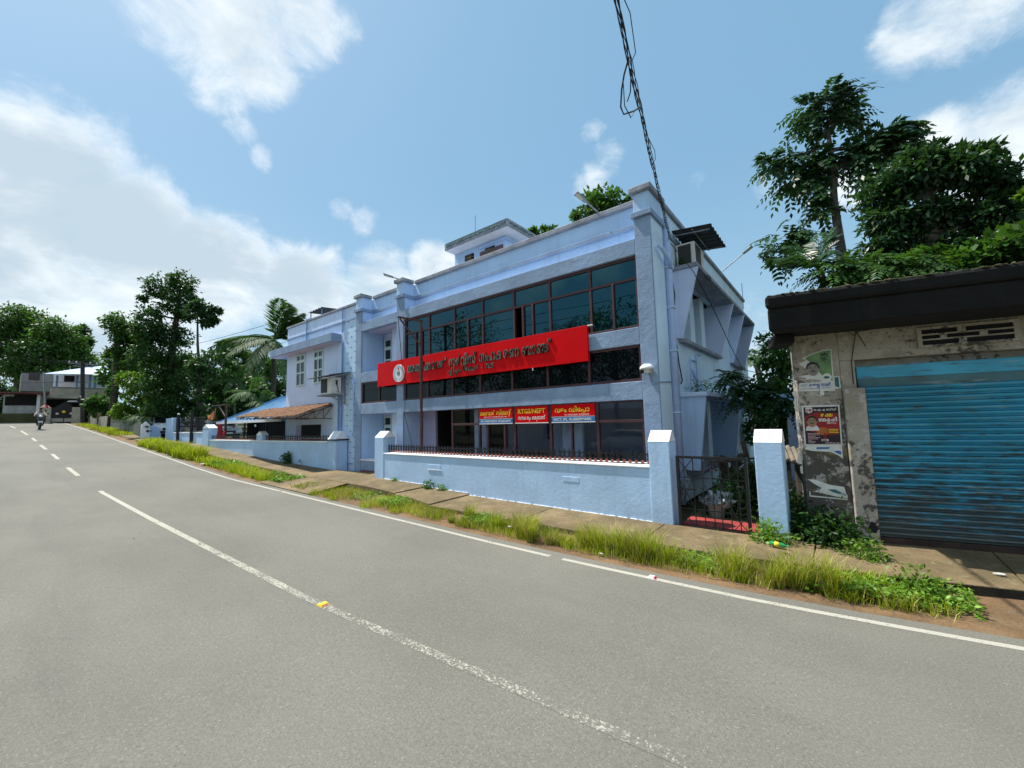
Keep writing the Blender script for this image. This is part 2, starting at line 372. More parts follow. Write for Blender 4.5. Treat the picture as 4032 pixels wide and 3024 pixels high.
gx = [-400, -300, -220, -160] + steps(-130, 60, 2.) + [90, 150, 250, 400]
gy = [-300, -150, -80, -40, -25, -15, -10, -7, 0, 5, 7, 9, 11, 14, 20, 30, 50, 90, 160, 300]
b = MB(); ids = [[b.pt((x, y, G(x)-.10 + (.0 if abs(y) < 12 else min(4, .015*(abs(y)-12))))) for y in gy] for x in gx]
for i in range(len(gx)-1):
    for j in range(len(gy)-1): b.f.append([ids[i][j], ids[i+1][j], ids[i+1][j+1], ids[i][j+1]])
struct(b.build('ground', M_soil, smooth=True))
RXS = steps(-118, 60, 1.0)
CLW = lambda x: 3.05
struct(strip('road', RXS, lambda x: E(x)-6.35, lambda x: E(x)+.22, lambda x, y: G(x), M_asph, 4))
rg = random.Random(3)
struct(strip('dirt_verge', steps(-110, 40, .5), lambda x: E(x)+.17, lambda x: SWF(x)+.4, lambda x, y: G(x)-.03+.05*min(1, max(0, (y-E(x)-.17)/1.0))+rg.uniform(-.012, .012), M_dirt, 5))
struct(strip('far_verge', steps(-110, 60, 2), lambda x: E(x)-16, lambda x: E(x)-6.3, lambda x, y: G(x)-.02+.03*(E(x)-6.3-y)/4, M_soil, 3))
# edge line (broken where the paint has gone) and centre line
lines = []
def line(name, xa, xb, yf, wd, m):
    return strip(name, steps(xa, xb, .6), lambda x: yf(x)-wd/2, lambda x: yf(x)+wd/2, lambda x, y: G(x)+.002, m)
road_l = bpy.data.objects.new('road_marking', None); link(road_l); struct(road_l); WORLD[road_l.name] = Vector((0, 0, 0))
for xa, xb in ((-100, -28.6), (-28.5, -13.1), (-13.0, -3.62), (-3.40, 40)):
    o = line('edge_line', xa, xb, E, .085, M_line); o.parent = road_l
CX = [-75, -60, -50, -41, -35, -29.5, -23.3, -17.3, -5.2, -.92, 3, 20]; CY = [-.9, .35, .95, 1.33, 1.46, 1.62, 1.73, 1.95, 2.41, 2.72, 3.1, 5.6]
CEN = lambda x: float(np.interp(x, CX, CY))
for xa, xb in ((-17.3, 14), (-23.6, -21.1), (-29.6, -27.0), (-35.2, -32.2), (-41, -38.2), (-49, -44), (-57, -53)):
    o = line('centre_line', xa, xb, CEN, .10 if xa > -20 else .12, M_line if xa < -20 else M_centre); o.parent = road_l

def stud(label, x, y, m, g, rot):
    b = MB(); b.hexa([(-.055, -.05, 0), (.055, -.05, 0), (.055, .05, 0), (-.055, .05, 0)], [(-.03, -.045, .02), (.03, -.045, .02), (.03, .045, .02), (-.03, .045, .02)])
    t = thing('road_stud', label, 'road stud', (x, y, G(x)+.002), g); t.rotation_euler = (0, 0, rot)
    o = b.build('stud_body', m); o.parent = t; o.location = (0, 0, .0)
    b = MB(); b.hexa([(.033, -.04, .003), (.056, -.04, .003), (.056, .04, .003), (.033, .04, .003)], [(.029, -.038, .019), (.034, -.038, .019), (.034, .038, .019), (.029, .038, .019)])
    o = b.build('reflector', M_orange if m is M_signyel else M_redcl); o.parent = t; o.location = (.044, 0, .004)
stud('yellow orange road stud on the worn centre line', -4.82, CEN(-4.82)+.005, M_signyel, 'raised road studs', .05)
stud('white road stud with red reflector on the edge line', -2.07, E(-2.07)+.01, M_signwht, 'raised road studs', .05)

# pavement: cast slabs between verge and walls, stepping down to the right
pave = bpy.data.objects.new('pavement', None); link(pave); struct(pave); WORLD[pave.name] = Vector((0, 0, 0))
def slab(xa, xb, back, th=.14, gap=.012):
    xa += gap; n = max(1, int((xb-xa)/.8)); top = []; bot = []
    xs = [xa+(xb-xa)*i/n for i in range(n+1)]
    fr = [(x, SWF(x), SWZ(x)-.02) for x in xs]; bk = [(x, back(x), SWZ(x)+.01) for x in xs]
    ring = fr + bk[::-1]
    MBs = MB(); i = [MBs.pt(p) for p in ring]; j = [MBs.pt((p[0], p[1], p[2]-th)) for p in ring]
    m = len(xs)
    for k in range(m-1):
        MBs.f.append([i[k], i[k+1], i[2*m-2-k], i[2*m-1-k]])
    for k in range(2*m): MBs.f.append([i[k], j[k], j[(k+1) % (2*m)], i[(k+1) % (2*m)]])
    return MBs.build('slab', M_conc, pave, bevel=.012)
backw = lambda x: 7.80 if x > -12.3 else float(np.interp(x, [-40, -35.5, -27.6, -15.2, -12.3], [6.5, 6.6, 7.2, 8.2, 8.55]))
cuts = [-40, -36, -32.5, -29, -25.5, -22, -18.6, -15.45, -12.3, -9.41, -7.71, -5.1, -2.65, -.42]
for a, b2 in zip(cuts, cuts[1:]): slab(a, b2, backw if b2 > -35 else (lambda x: 6.1))
slab(-.42, 1.5, lambda x: 8.3+.24*x, .16); slab(1.5, 3.6, lambda x: 8.3+.24*x, .16); slab(3.6, 6, lambda x: 8.3+.24*x, .16)
# concrete apron down to the road by the entrance
struct(strip('driveway', steps(-15.3, -11.9, .4), lambda x: E(x)+.24, lambda x: SWF(x)+.02, lambda x, y: G(x)+.012+(SWZ(x)-.045-G(x))*min(1, max(0, (y-E(x)-.24)/(SWF(x)-E(x)-.24))), M_conc, 6))

# ------------------------------------------------------------------ main bank building, front plane y = 8.5
bank = thing('bank_building', 'two storey pale blue bank building with grey framed front and dark windows', 'building', (-8.7, 14, .2))
P1, P2, P3 = (-14.55, -14.15), (-11.90, -11.52), (-3.22, -2.86)
TOPZ, CAPB = 7.19, 7.06
def bx(name, m, x0, x1, y0, y1, z0, z1, p=bank, bv=.012): return box(name, m, x0, x1, y0, y1, z0, z1, p, bv)
# grey rendered frame
for a, c in (P1, P2, P3): bx('grey_pillar', M_grey, a, c, 8.50, 8.56, .15, 6.50)
for z0, z1 in ((5.70, 6.06), (3.70, 4.08), (2.50, 2.90)):
    bx('grey_beam', M_grey, P1[1], P2[0], 8.503, 8.70, z0, z1); bx('grey_beam', M_grey, P2[1], P3[0], 8.503, 8.70, z0, z1)
# cores of the pillars above and behind the grey facing
for a, c in (P1, P2): bx('pillar_core', M_blue, a+.004, c-.004, 8.562, 9.50, .15, CAPB)
bx('pillar_core', M_side, P3[0], P3[1]-.002, 8.562, 9.31, .15, 6.50)
bx('pillar_head', M_blue, P3[0]+.002, P3[1]-.002, 8.503, 9.31, 6.62, CAPB)
for a, c in (P1, P2): bx('pillar_head', M_blue, a+.002, c-.002, 8.503, 8.56, 6.62, CAPB)
# band mouldings and copings
for a, c in (P1, P2, P3):
    bx('band', M_grey, a-.05, c+.05, 8.44, 9.36 if c > -5 else 8.94, 6.50, 6.62)
    bx('coping', M_cap, a-.07, c+.07, 8.42, 9.40 if c > -5 else 8.92, CAPB, TOPZ, bv=.02)
for a, c in ((P1[1], P2[0]), (P2[1], P3[0])):
    bx('parapet_ledge', M_lilac, a, c, 8.70, 9.02, 5.80, 6.055)
    bx('parapet', M_blue, a+.001, c-.001, 9.0, 9.2, 6.05, CAPB)
    bx('band', M_grey, a+.052, c-.052, 8.945, 9.0, 6.50, 6.62)
    bx('coping', M_cap, a+.072, c-.072, 8.92, 9.26, CAPB-.003, TOPZ-.003, bv=.02)
# side wall (x = -2.9) with two projecting balconies per floor
SXW = -2.90
def sidew(y0, y1, z0, z1, m=M_side, nm='side_wall', x0=SXW-.22, x1=SXW): return bx(nm, m, x0, x1, y0, y1, z0, z1)
sidew(9.31, 10.1, .15, 7.06); sidew(10.1, 14.3, 5.75, 7.06); sidew(10.1, 14.3, 2.66, 3.98); sidew(10.1, 14.3, .15, .86)
sidew(14.3, 16.2, .15, 7.06); sidew(16.2, 18.4, 5.75, 7.06); sidew(16.2, 18.4, .15, 3.98); sidew(18.4, 20.0, .15, 7.06)
bx('coping', M_cap, SXW-.30, SXW+.07, 9.40, 20.1, CAPB, TOPZ-.01, bv=.02)
bx('band', M_grey, SXW, SXW+.05, 9.66, 19.95, 6.44, 6.56)
bx('slab_ledge', M_cap, SXW, -2.33, 10.02, 18.5, 5.66, 5.76)
for (ya, yb, zt, zb) in ((10.1, 14.3, 5.66, 4.0), (16.2, 18.4, 5.66, 4.0), (10.1, 14.3, 2.60, .87)):
    lo = zb < 2; pb = -2.56 if lo else -2.78
    if lo: bx('slab_ledge', M_lilac, SXW, -2.30, 10.0, 14.75, 2.58, 2.68)
    for yf in (ya, yb):
        b = MB(); b.hexa([(SXW-.6, yf-.04, zb), (pb, yf-.04, zb), (pb, yf+.06, zb), (SXW-.6, yf+.06, zb)], [(SXW-.6, yf-.04, zt-.003), (-2.335, yf-.04, zt-.003), (-2.335, yf+.06, zt-.003), (SXW-.6, yf+.06, zt-.003)])
        b.build('balcony_fin', M_lilac if not lo else M_blue, bank, bevel=.008)
    b = MB(); b.hexa([(SXW-.5, ya+.06, zb-.08), (pb+.03, ya+.06, zb-.08), (pb+.03, yb-.04, zb-.08), (SXW-.5, yb-.04, zb-.08)], [(SXW-.5, ya+.06, zb-.003), (pb+.05, ya+.06, zb-.003), (pb+.05, yb-.04, zb-.003), (SXW-.5, yb-.04, zb-.003)]); b.build('balcony_sill', M_cap, bank, bevel=.006)
    bx('balcony_back_wall', M_side, SXW-.62, SXW-.5, ya+.062, yb-.042, zb-.002, zt)
    if yb-ya > 3:
        for yp in (10.62, 11.75, 12.9): bx('balcony_pier', M_side, SXW-.49, SXW-.10, yp, yp+.42, zb, zt-.004)
        for yp in (11.1, 12.25): 
            f = bx('balcony_window', M_green_f, SXW-.498, SXW-.47, yp, yp+.6, zb+.25, zt-.15); bx('pane', M_glassW, SXW-.474, SXW-.462, yp+.06, yp+.54, zb+.31, zt-.21, f)
bx('roof_slab', M_cap, -14.5, -3.1, 9.2, 20, 6.2, 6.35); bx('rear_wall', M_side, -14.5, -3.13, 19.8, 20, .1, 7.0); bx('party_wall', M_side, -14.5, -14.3, 9.52, 19.79, .1, 7.0)
# first floor, left bay recess
bx('recess_ceiling', M_pink, P1[1], P2[0], 8.702, 9.6, 5.72, 5.80); bx('recess_wall', M_lilac, P1[1], P2[0], 9.502, 9.62, .15, 5.72)
bx('recess_floor', M_lilac, P1[1], P2[0], 8.702, 9.5, 3.95, 4.06); bx('recess_pier', M_lilac, -13.02, -12.72, 9.1, 9.5, 4.061, 5.718)
bx('recess_ceiling', M_pink, P1[1], P2[0], 8.702, 9.5, 2.52, 2.6); bx('recess_pier', M_lilac, -13.02, -12.72, 9.1, 9.5, .86, 2.518)
bx('recess_floor', M_white, P1[1], P2[0], 8.50, 9.5, .78, .83); bx('recess_base', M_grey, P1[1], P2[0], 8.52, 8.7, .42, .778); bx('entrance_step', M_redfloor, P1[1], P2[0], 8.50, 8.7, .2, .40)

def small_window(x0, x1, z0, z1, zt, y, parent, nm='window'):
    """casement pair below two fanlights, mint frame"""
    f = MB(); w_ = .06; xm = (x0+x1)/2
    for a, c, e, g in ((x0, x0+w_, z0, z1), (x1-w_, x1, z0, z1), (xm-w_*.6, xm+w_*.6, z0, z1), (x0+w_, xm-w_*.6, z0, z0+w_), (xm+w_*.6, x1-w_, z0, z0+w_), (x0+w_, xm-w_*.6, z1-w_, z1), (xm+w_*.6, x1-w_, z1-w_, z1),
                       (x0+w_, xm-w_*.6, zt-.09, zt+.04), (xm+w_*.6, x1-w_, zt-.09, zt+.04)): f.box(a, c, y-.05, y+.03, e, g)
    zm = z0+(zt-z0)*.52
    for s_, (a, c) in enumerate(((x0+w_, xm-w_*.6), (xm+w_*.6, x1-w_))): f.box(a, c, y-.045, y+.03, zm-.035, zm+.035)
    o = f.build(nm, M_green_f, parent, bevel=.006)
    for a, c in ((x0+w_, xm-w_*.6), (xm+w_*.6, x1-w_)):
        for e, g in ((z0+w_, zm-.035), (zm+.035, zt-.09), (zt+.04, z1-w_)): box('pane', M_glassW, a, c, y-.012, y+.004, e, g, o)
    return o
small_window(-14.05, -13.1, 4.12, 5.5, 5.14, 9.495, bank); small_window(-14.05, -13.1, 1.0, 2.42, 2.05, 9.495, bank)

# dark strip windows
def framed(name, xs, zs, y, glass, wd=.055, sub=(), parent=bank, d0=-.03, d1=.05):
    b = MB(); x0, x1, z0, z1 = xs[0], xs[-1], zs[0], zs[-1]
    for z in zs: b.box(x0-wd/2, x1+wd/2, y+d0, y+d1, z-wd/2, z+wd/2)
    for x in xs:
        for za, zb_ in zip(zs, zs[1:]): b.box(x-wd/2, x+wd/2, y+d0+.002, y+d1-.002, za+wd/2, zb_-wd/2)
    for x, za, zb_, w2 in sub: b.box(x-w2/2, x+w2/2, y+d0-.012, y+d1-.004, za+wd/2, zb_-wd/2)
    o = b.build(name, M_maroon, parent, bevel=.004)
    for xa, xb in zip(xs, xs[1:]):
        for za, zb_ in zip(zs, zs[1:]):
            cut = sorted([s_[0] for s_ in sub if xa < s_[0] < xb and za <= s_[1] < zb_])
            e = [xa+wd/2]+[c for c in cut]+[xb-wd/2]
            for p_, q_ in zip(e, e[1:]): 
                if (round(xa, 2), round(za, 2)) == (-6.71, 4.11) and p_ == e[0]: continue      # the sash slid open
                pg = box('pane', glass, p_+.004, q_-.004, y+.008, y+.018, za+wd/2, zb_-wd/2, o)
    return o
XU = [-11.49, -10.24, -9.05, -7.87, -6.71, -5.54, -4.39, -3.25]
sub = [(-10.93, 4.11, 5.19, .05), (-10.62, 4.11, 5.19, .05), (-8.46, 4.11, 5.19, .05), (-6.40, 4.11, 5.19, .06), (-6.08, 4.11, 5.19, .05), (-3.82, 4.11, 5.19, .05)]
framed('first_floor_window', XU, [4.11, 5.19, 5.67], 8.60, M_glassU, .06, sub)
framed('strip_window', [-14.12, -13.03, -11.93], [2.93, 3.67], 8.58, M_glassS, .06)
framed('strip_window', [-11.49, -10.31, -9.15, -7.99, -6.81, -5.66, -4.49, -3.25], [2.93, 3.67], 8.58, M_glassS, .06)
XG = [-9.17, -8.05, -6.76, -5.62, -4.33, -3.25]
framed('ground_floor_window', XG, [.78, 2.05, 2.50], 8.58, M_glassG, .065, [(-7.72, .78, 2.05, .05), (-7.10, .78, 2.05, .06), (-5.02, .78, 2.05, .05)])
bx('window_base_wall', M_blue, -9.2, P3[0], 8.53, 8.7, .15, .745)
# rooms behind the glass
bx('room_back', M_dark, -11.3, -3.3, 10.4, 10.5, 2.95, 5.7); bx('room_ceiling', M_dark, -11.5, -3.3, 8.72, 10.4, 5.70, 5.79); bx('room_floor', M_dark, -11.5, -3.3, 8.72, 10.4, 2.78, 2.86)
bx('room_floor', M_redfloor, -11.5, -3.14, 8.56, 12.8, .14, .2); bx('room_back', M_lilac, -10.9, -3.2, 11.2, 11.3, .2, 2.6); bx('room_ceiling', M_pink, -11.5, -3.14, 8.72, 12.5, 2.6, 2.68)
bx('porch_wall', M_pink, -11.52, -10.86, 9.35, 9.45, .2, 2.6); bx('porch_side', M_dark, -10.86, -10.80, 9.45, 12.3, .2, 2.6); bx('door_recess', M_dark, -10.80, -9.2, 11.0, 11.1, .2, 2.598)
for a, c, y in ((-8.60, -8.12, 8.92), (-5.55, -4.98, 8.98), (-6.35, -5.9, 9.6)): bx('partition', M_lilac, a, c, y, y+.12, .2, 2.6)
bx('notice_board', M_dark, -6.7, -6.05, 10.0, 10.05, 1.55, 2.1); bx('counter', mat('counter_wood', (.10, .06, .045), .4), -8.2, -4.6, 10.2, 10.6, .2, 1.15)
b = MB(); n = 220
for k in range(n):
    x0, x1 = -11.4+8.1*k/n, -11.4+8.1*(k+1)/n
    if (k//9) % 4 == 1: continue
    y0, y1 = (8.74+.03*math.sin(q*1.7)*math.sin(q*.31+1) for q in (k, k+1)); b.face([(x0, y0, 2.92), (x1, y1, 2.92), (x1, y1, 3.68), (x0, y0, 3.68)])
b.build('curtain', M_curtain, bank, smooth=True, fixn=False)
b = MB()
for k in range(60):
    x0, x1 = -14.1+2.15*k/60, -14.1+2.15*(k+1)/60; y0, y1 = (8.74+.03*math.sin(q*1.7) for q in (k, k+1)); b.face([(x0, y0, 2.92), (x1, y1, 2.92), (x1, y1, 3.68), (x0, y0, 3.68)])
b.build('curtain', M_curtain, bank, smooth=True, fixn=False)

# stair-head room on the roof with a decorated fascia
def W(px, py, y): return onY(px, py, y)
Yp = 12.0
cr = W(1997, 857, Yp); cl = W(1751, 961, Yp); crb = W(1997, 889, Yp); pw = W(1791, 1000, Yp+.55)
px0, px1, pz0, pz1 = cl.x, cr.x, crb.z, cr.z; pyb = Yp+3.6
bx('stairhead_wall', M_blue, pw.x, px1-.55, Yp+.55, pyb-.4, 6.35, pz0-.002); bx('stairhead_roof', M_white, px0+.03, px1-.03, Yp+.03, pyb-.03, pz0, pz0+.08)
bx('fascia', M_cap, px0, px1, Yp, Yp+.09, pz0+.02, pz1, bv=.01); bx('fascia', M_cap, px1-.09, px1, Yp+.09, pyb, pz0+.02, pz1, bv=.01); bx('fascia', M_cap, px0, px0+.09, Yp+.09, pyb, pz0+.02, pz1, bv=.01)
moss = mat('mossy_relief', (.12, .20, .20), .9, .3, 6, .3, 20)
b = MB(); 
for k in range(26):
    u_ = px0+.15+(px1-px0-.3)*k/25; zc = (pz0+pz1)/2+.02; b.ball((u_, Yp-.003, zc+.03*math.sin(k*2.1)), .07, .03, .05+.015*math.sin(k*1.3), 6, 4)
for k in range(30):
    v_ = Yp+.2+(pyb-Yp-.4)*k/29; b.ball((px1+.003, v_, (pz0+pz1)/2+.02+.03*math.sin(k*2.1)), .03, .06, .05, 6, 4)
b.box(px0+.05, px1-.05, Yp-.012, Yp, pz1-.05, pz1-.012); b.build('relief_moulding', moss, bank)
for (a, c_) in (((1832, 1027), (1866, 992)), ((1911, 997), (1948, 962))):
    A_, C_ = W(*a, Yp+.55), W(*c_, Yp+.55); z0, z1 = min(A_.z, C_.z)-.12, max(A_.z, C_.z)-.04
    v = bx('vent_block', M_dark, A_.x, C_.x, Yp+.53, Yp+.56, z0, z1, bv=0)
    b = MB(); xm, zm = (A_.x+C_.x)/2, (z0+z1)/2
    for s_ in (-1, 1):
        b.bar((xm+s_*.13, Yp+.51, zm-.1), (xm+s_*.02, Yp+.51, zm+.1), .03); b.bar((xm+s_*.02, Yp+.505, zm-.1), (xm+s_*.15, Yp+.505, zm+.1), .03)
    b.bar((A_.x, Yp+.50, zm), (C_.x, Yp+.50, zm), .025); b.build('grille', M_conc, v)
d0, d1 = W(1892, 1012, Yp+.55), W(1981, 957, Yp+.55); bx('stairhead_door', mat('plum_door', (.13, .07, .10), .6), d0.x, d1.x, Yp+.50, Yp+.552, 6.4, d1.z-.05)
b = MB(); b.tube([(d0.x-.05, Yp+.47, d1.z+.12), (px1-.5, Yp+.47, d1.z+.14), (px1-.5, Yp+2.6, d1.z+.14)], .025, 6); b.build('wall_pipe', M_pipeb, bank)
b = MB()
p_ = W(1872, 905, 13.5); b.tube([(p_.x, 13.5, 7.5), (p_.x, 13.5, W(1872, 848, 13.5).z)], .02, 6); tag(b.build('roof_rod', M_pipegr), 'thin upright rod rising behind the stair head roof', 'rod')
b = MB(); p_ = onX(2925, 1180, -3.1); b.tube([(-3.1, p_.y, 7.1), (-3.1, p_.y, onX(2925, 1122, -3.1).z)], .02, 6); tag(b.build('roof_rod', M_pipegr), 'thin upright rod at the far rear corner of the roof', 'rod')

# rain-water pipe, elbow and conduits on the side
dp = thing('drain_pipe', 'pale blue vertical rainwater pipe at the front corner of the side wall', 'pipe', (-2.82, 9.46, .2))
b = MB(); b.tube([(-2.83, 9.48, .2), (-2.83, 9.48, 6.62), (-2.86, 9.48, 6.75)], .085, 12); b.build('downpipe', M_pipeb, dp, smooth=True)
b = MB(); b.tube([(-2.80, 8.74, 5.86), (-2.74, 8.80, 5.80), (-2.74, 9.35, 5.62), (-2.79, 9.47, 5.52)], .045, 10); b.build('elbow_pipe', M_pipeb, dp, smooth=True)
for z in (5.55, 4.6, 3.6, 2.2): box('bracket', M_side, -2.94, -2.73, 9.37, 9.59, z, z+.03, dp)
cd = thing('conduit_frame', 'pale blue cable conduits painted over on the side wall below the balcony', 'conduit', (-2.88, 11.3, 2.7))
b = MB()
for pts in ([(-2.87, 11.0, 3.64), (-2.87, 11.0, 3.35), (-2.87, 11.55, 3.05), (-2.87, 11.55, 2.7)], [(-2.87, 11.6, 3.76), (-2.87, 11.6, 2.98), (-2.80, 11.75, 2.93), (-2.8, 11.75, 2.7)], [(-2.87, 11.05, 3.58), (-2.87, 11.55, 3.60)], [(-2.87, 11.0, 3.3), (-2.87, 10.95, 2.7)], [(-2.87, 11.6, 3.77), (-2.87, 12.1, 3.82)]): b.tube(pts, .022, 6)
b.build('conduit', M_pipeb, cd)
# ------------------------------------------------------------------ lettering
GL = {}
def glyph(s, bold):
    key = (s, bold)
    if key in GL: return GL[key]
    c = bpy.data.curves.new('t', 'FONT'); c.body = s; c.offset = bold; c.resolution_u = 3; c.fill_mode = 'FRONT'
    o = bpy.data.objects.new('t', c); COL.objects.link(o); bpy.context.view_layer.update()
    me = bpy.data.meshes.new_from_object(o.evaluated_get(bpy.context.evaluated_depsgraph_get()))
    v = [(p.co.x, p.co.y) for p in me.vertices]; f = [list(p.vertices) for p in me.polygons]
    bpy.data.objects.remove(o); bpy.data.curves.remove(c); bpy.data.meshes.remove(me)
    if not v: v = [(0, 0)]
    x0 = min(p[0] for p in v); x1 = max(p[0] for p in v)
    GL[key] = ([(p[0]-x0, p[1]) for p in v], f, x1-x0); return GL[key]
def layout(tokens, bold=.012, gap=.09, space=.35):
    out = []; x = 0; prev = 0; px = 0
    for t in tokens:
        mode = ''
        if isinstance(t, tuple): t, mode = t
        if t == ' ': x += space; continue
        v, f, wd = glyph(t, bold)
        if mode == 'sub': out.append((v, f, px+prev*.5-wd*.28, -.36, .58))
        elif mode == 'ov': x0 = x-gap-wd*.34; out.append((v, f, x0, 0, 1.)); px, prev = x0, wd; x = x0+wd+gap
        elif mode == 'post': out.append((v, f, x-gap*.6, -.2, .85)); x += wd*.85
        else: out.append((v, f, x, 0, 1.)); px, prev = x, wd; x += wd+gap
    return out, x-gap
def put_text(name, tokens, org, U, V, N, width, hscale, m, parent, depth=0., bold=.012, each=True, lift=0.):
    """letters on a plane: org = left end of the base line; U right, V up, N out of the surface"""
    lay, wd = layout(tokens, bold); sx = width/wd; U, V, N = Vector(U), Vector(V), Vector(N); org = Vector(org)+N*lift
    acc = MB()
    for v, f, x, y, s in lay:
        b = MB() if each else acc; k0 = len(b.v)
        for p in v: b.v.append(org+U*((x+p[0]*s)*sx)+V*((y+p[1]*s)*hscale)+N*depth)
        for q in f: b.f.append([k0+i for i in q])
        if depth:
            k1 = len(b.v); cnt = {}
            for q in f:
                for a, c in zip(q, q[1:]+q[:1]): cnt[(a, c)] = 1
            for p in v: b.v.append(org+U*((x+p[0]*s)*sx)+V*((y+p[1]*s)*hscale))
            for (a, c) in cnt:
                if (c, a) not in cnt: b.f.append([k0+c, k0+a, k1+a, k1+c])
        if each: b.build(name, m, parent, fixn=False)
    if not each: acc.build(name, m, parent, fixn=False)

# main red signboard across the front
sg = thing('signboard', 'long red bank signboard with steel Malayalam lettering and round white emblem', 'signboard', (-8.66, 8.42, 3.45))
box('panel', M_sign, -12.9, -4.42, 8.40, 8.47, 3.455, 4.295, sg, .004)
XH, ZH = (1, 0, 0), (0, 0, 1); YF = (0, -1, 0)
a0 = onY(1607, 1459, 8.39); a1 = onY(2172, 1373, 8.39)
put_text('letter', ['അ', 'യ', 'ർ', 'ക', ('കാ', 'ov'), 'വ', 'ൽ', ' ', 'സ', 'ർ', 'വീ', ('വ', 'sub'), 'സ്', ' ', 'സ', 'ഹ', 'ക', 'ര', 'ണ', ' ', 'ബാ', 'ങ', ('ക്', 'ov')],
         (a0.x, 8.40, 3.80), XH, ZH, YF, a1.x-a0.x, .40, M_steel, sg, depth=.035, bold=.014)
a0 = onY(1765, 1475, 8.39); a1 = onY(1944, 1440, 8.39)
put_text('letter', ['കി', ('ല', 'sub'), 'പ', ('ത', 'sub'), 'ം', ' ', 'ന', 'മ', ('പ', 'ov'), 'ർ', ' ', '-', ' ', '785'], (a0.x, 8.40, 3.595), XH, ZH, YF, a1.x-a0.x, .20, M_steel, sg, depth=.02, bold=.012)
ec = onY(1571, 1470, 8.39); ex, ez = ec.x, ec.z
em = MB().lathe((ex, 8.40, ez), [(.0, 0), (.30, 0), (.30, -.03), (.0, -.03)], 36, 'Y').build('emblem', M_white, sg)
for r0, r1_, m in ((.272, .262, M_grey), (.192, .184, M_grey)):
    b = MB()
    for k in range(36):
        a, c = 2*math.pi*k/36, 2*math.pi*(k+1)/36
        b.face([(ex+r*math.cos(t), 8.366, ez+r*math.sin(t)) for r, t in ((r0, a), (r1_, a), (r1_, c), (r0, c))])
    b.build('emblem_ring', m, em, fixn=False)
M_emgreen = mat('emblem_green', (.01, .16, .10), .5, 0, 1, 0)
for s in (-1, 1):
    b = MB(); b.face([(ex+s*(.018+.062*math.sin(math.pi*t/10)), 8.365, ez-.10+.20*t/10) for t in range(11)] + [(ex+s*.014, 8.365, ez+.10), (ex+s*.014, 8.365, ez-.10)]); b.build('emblem_leaf', M_emgreen, em, fixn=False)
MB().lathe((ex, 8.368, ez+.15), [(0, 0), (.035, 0), (.035, -.004), (0, -.004)], 12, 'Y').build('emblem_dot', M_redcl, em)
b = MB()
for k in range(40):
    if k in (29, 30, 31): continue
    a = 2*math.pi*k/40; r = .227; b.face([(ex+(r+dr)*math.cos(a+da), 8.366, ez+(r+dr)*math.sin(a+da)) for dr, da in ((-.018, -.05), (.018, -.05), (.018, .045), (-.018, .045))])
b.build('emblem_lettering', M_gi, em, fixn=False)
box('cable_clip', M_white, -4.41, -4.28, 8.40, 8.43, 4.27, 4.30, sg); box('cable_clip', M_white, -6.02, -6.0, 8.40, 8.42, 3.38, 3.452, sg)

# three small signs in the ground floor glazing
def small_sign(label, x0, x1, z0, z1, blue):
    t = thing('window_sign', label, 'sign', ((x0+x1)/2, 8.53, z0), 'small signs in the ground floor windows')
    box('sign_panel', M_sign, x0, x1, 8.525, 8.55, z0+blue, z1, t); 
    if blue:
        box('phone_strip', M_signblue, x0, x1, 8.526, 8.549, z0, z0+blue-.012, t); box('white_rule', M_signwht, x0, x1, 8.5265, 8.5485, z0+blue-.012, z0+blue, t)
    box('sign_edge', M_signwht, x0-.004, x1+.004, 8.523, 8.552, z0-.02, z0, t); return t
yl = 8.5225
s1 = small_sign('red and blue window sign with a large yellow cement heading and two phone numbers', -8.01, -6.81, 2.06, 2.475, .13)
put_text('heading', ['മ', 'ല', 'ബാ', 'ർ', ' ', 'സി', 'െ', 'മ', 'ന്', ('റ', 'sub')], (-7.97, yl, 2.29), XH, ZH, YF, 1.12, .165, M_signyel, s1, bold=.012, each=False)
put_text('small_line', ['ഒ', 'രു', ' ', 'േ', 'ക', 'ര', 'ള', ' ', 'സ', 'ർ', 'ക', ('കാ', 'ov'), 'ർ', ' ', 'ഉ', 'ല്', 'പ', 'ന', ('നം', 'ov')], (-7.83, yl, 2.222), XH, ZH, YF, .84, .055, M_signpnk, s1, bold=.02, each=False)
put_text('phone_numbers', ['PH: 9400218039, 9526654039'], (-7.95, yl, 2.09), XH, ZH, YF, 1.08, .085, M_signwht, s1, bold=.01, each=False)
s2 = small_sign('plain red window sign reading RTGS/NEFT in yellow above a white line', -6.71, -5.67, 2.06, 2.475, 0)
put_text('heading', ['RTGS/NEFT'], (-6.61, yl, 2.30), XH, ZH, YF, .86, .165, M_signyel, s2, bold=.014, each=False)
put_text('second_line', ['സ', 'ൗ', 'ക', 'ര', ('J', 'post'), 'ം', ' ', 'ല', 'ഭ', ('J', 'post'), 'മാ', 'ണ്'], (-6.61, yl, 2.14), XH, ZH, YF, .86, .135, M_signwht, s2, bold=.010, each=False)
s3 = small_sign('red and blue window sign reading FACT, IPL, RUBBERMARK on its lower strip', -5.56, -4.38, 2.06, 2.475, .13)
put_text('heading', ['വ', 'ളം', ' ', 'ഡി', 'േ', 'പ', ('പ', 'sub'), 'ാ'], (-5.46, yl, 2.295), XH, ZH, YF, .95, .16, M_signyel, s3, bold=.012, each=False)
put_text('phone_numbers', ['Ph: 9400218039, 9526654039'], (-5.18, yl, 2.205), XH, ZH, YF, .66, .06, M_signpnk, s3, bold=.02, each=False)
put_text('lower_line', ['FACT, IPL, RUBBERMARK'], (-5.50, yl, 2.09), XH, ZH, YF, 1.04, .09, M_signwht, s3, bold=.012, each=False)

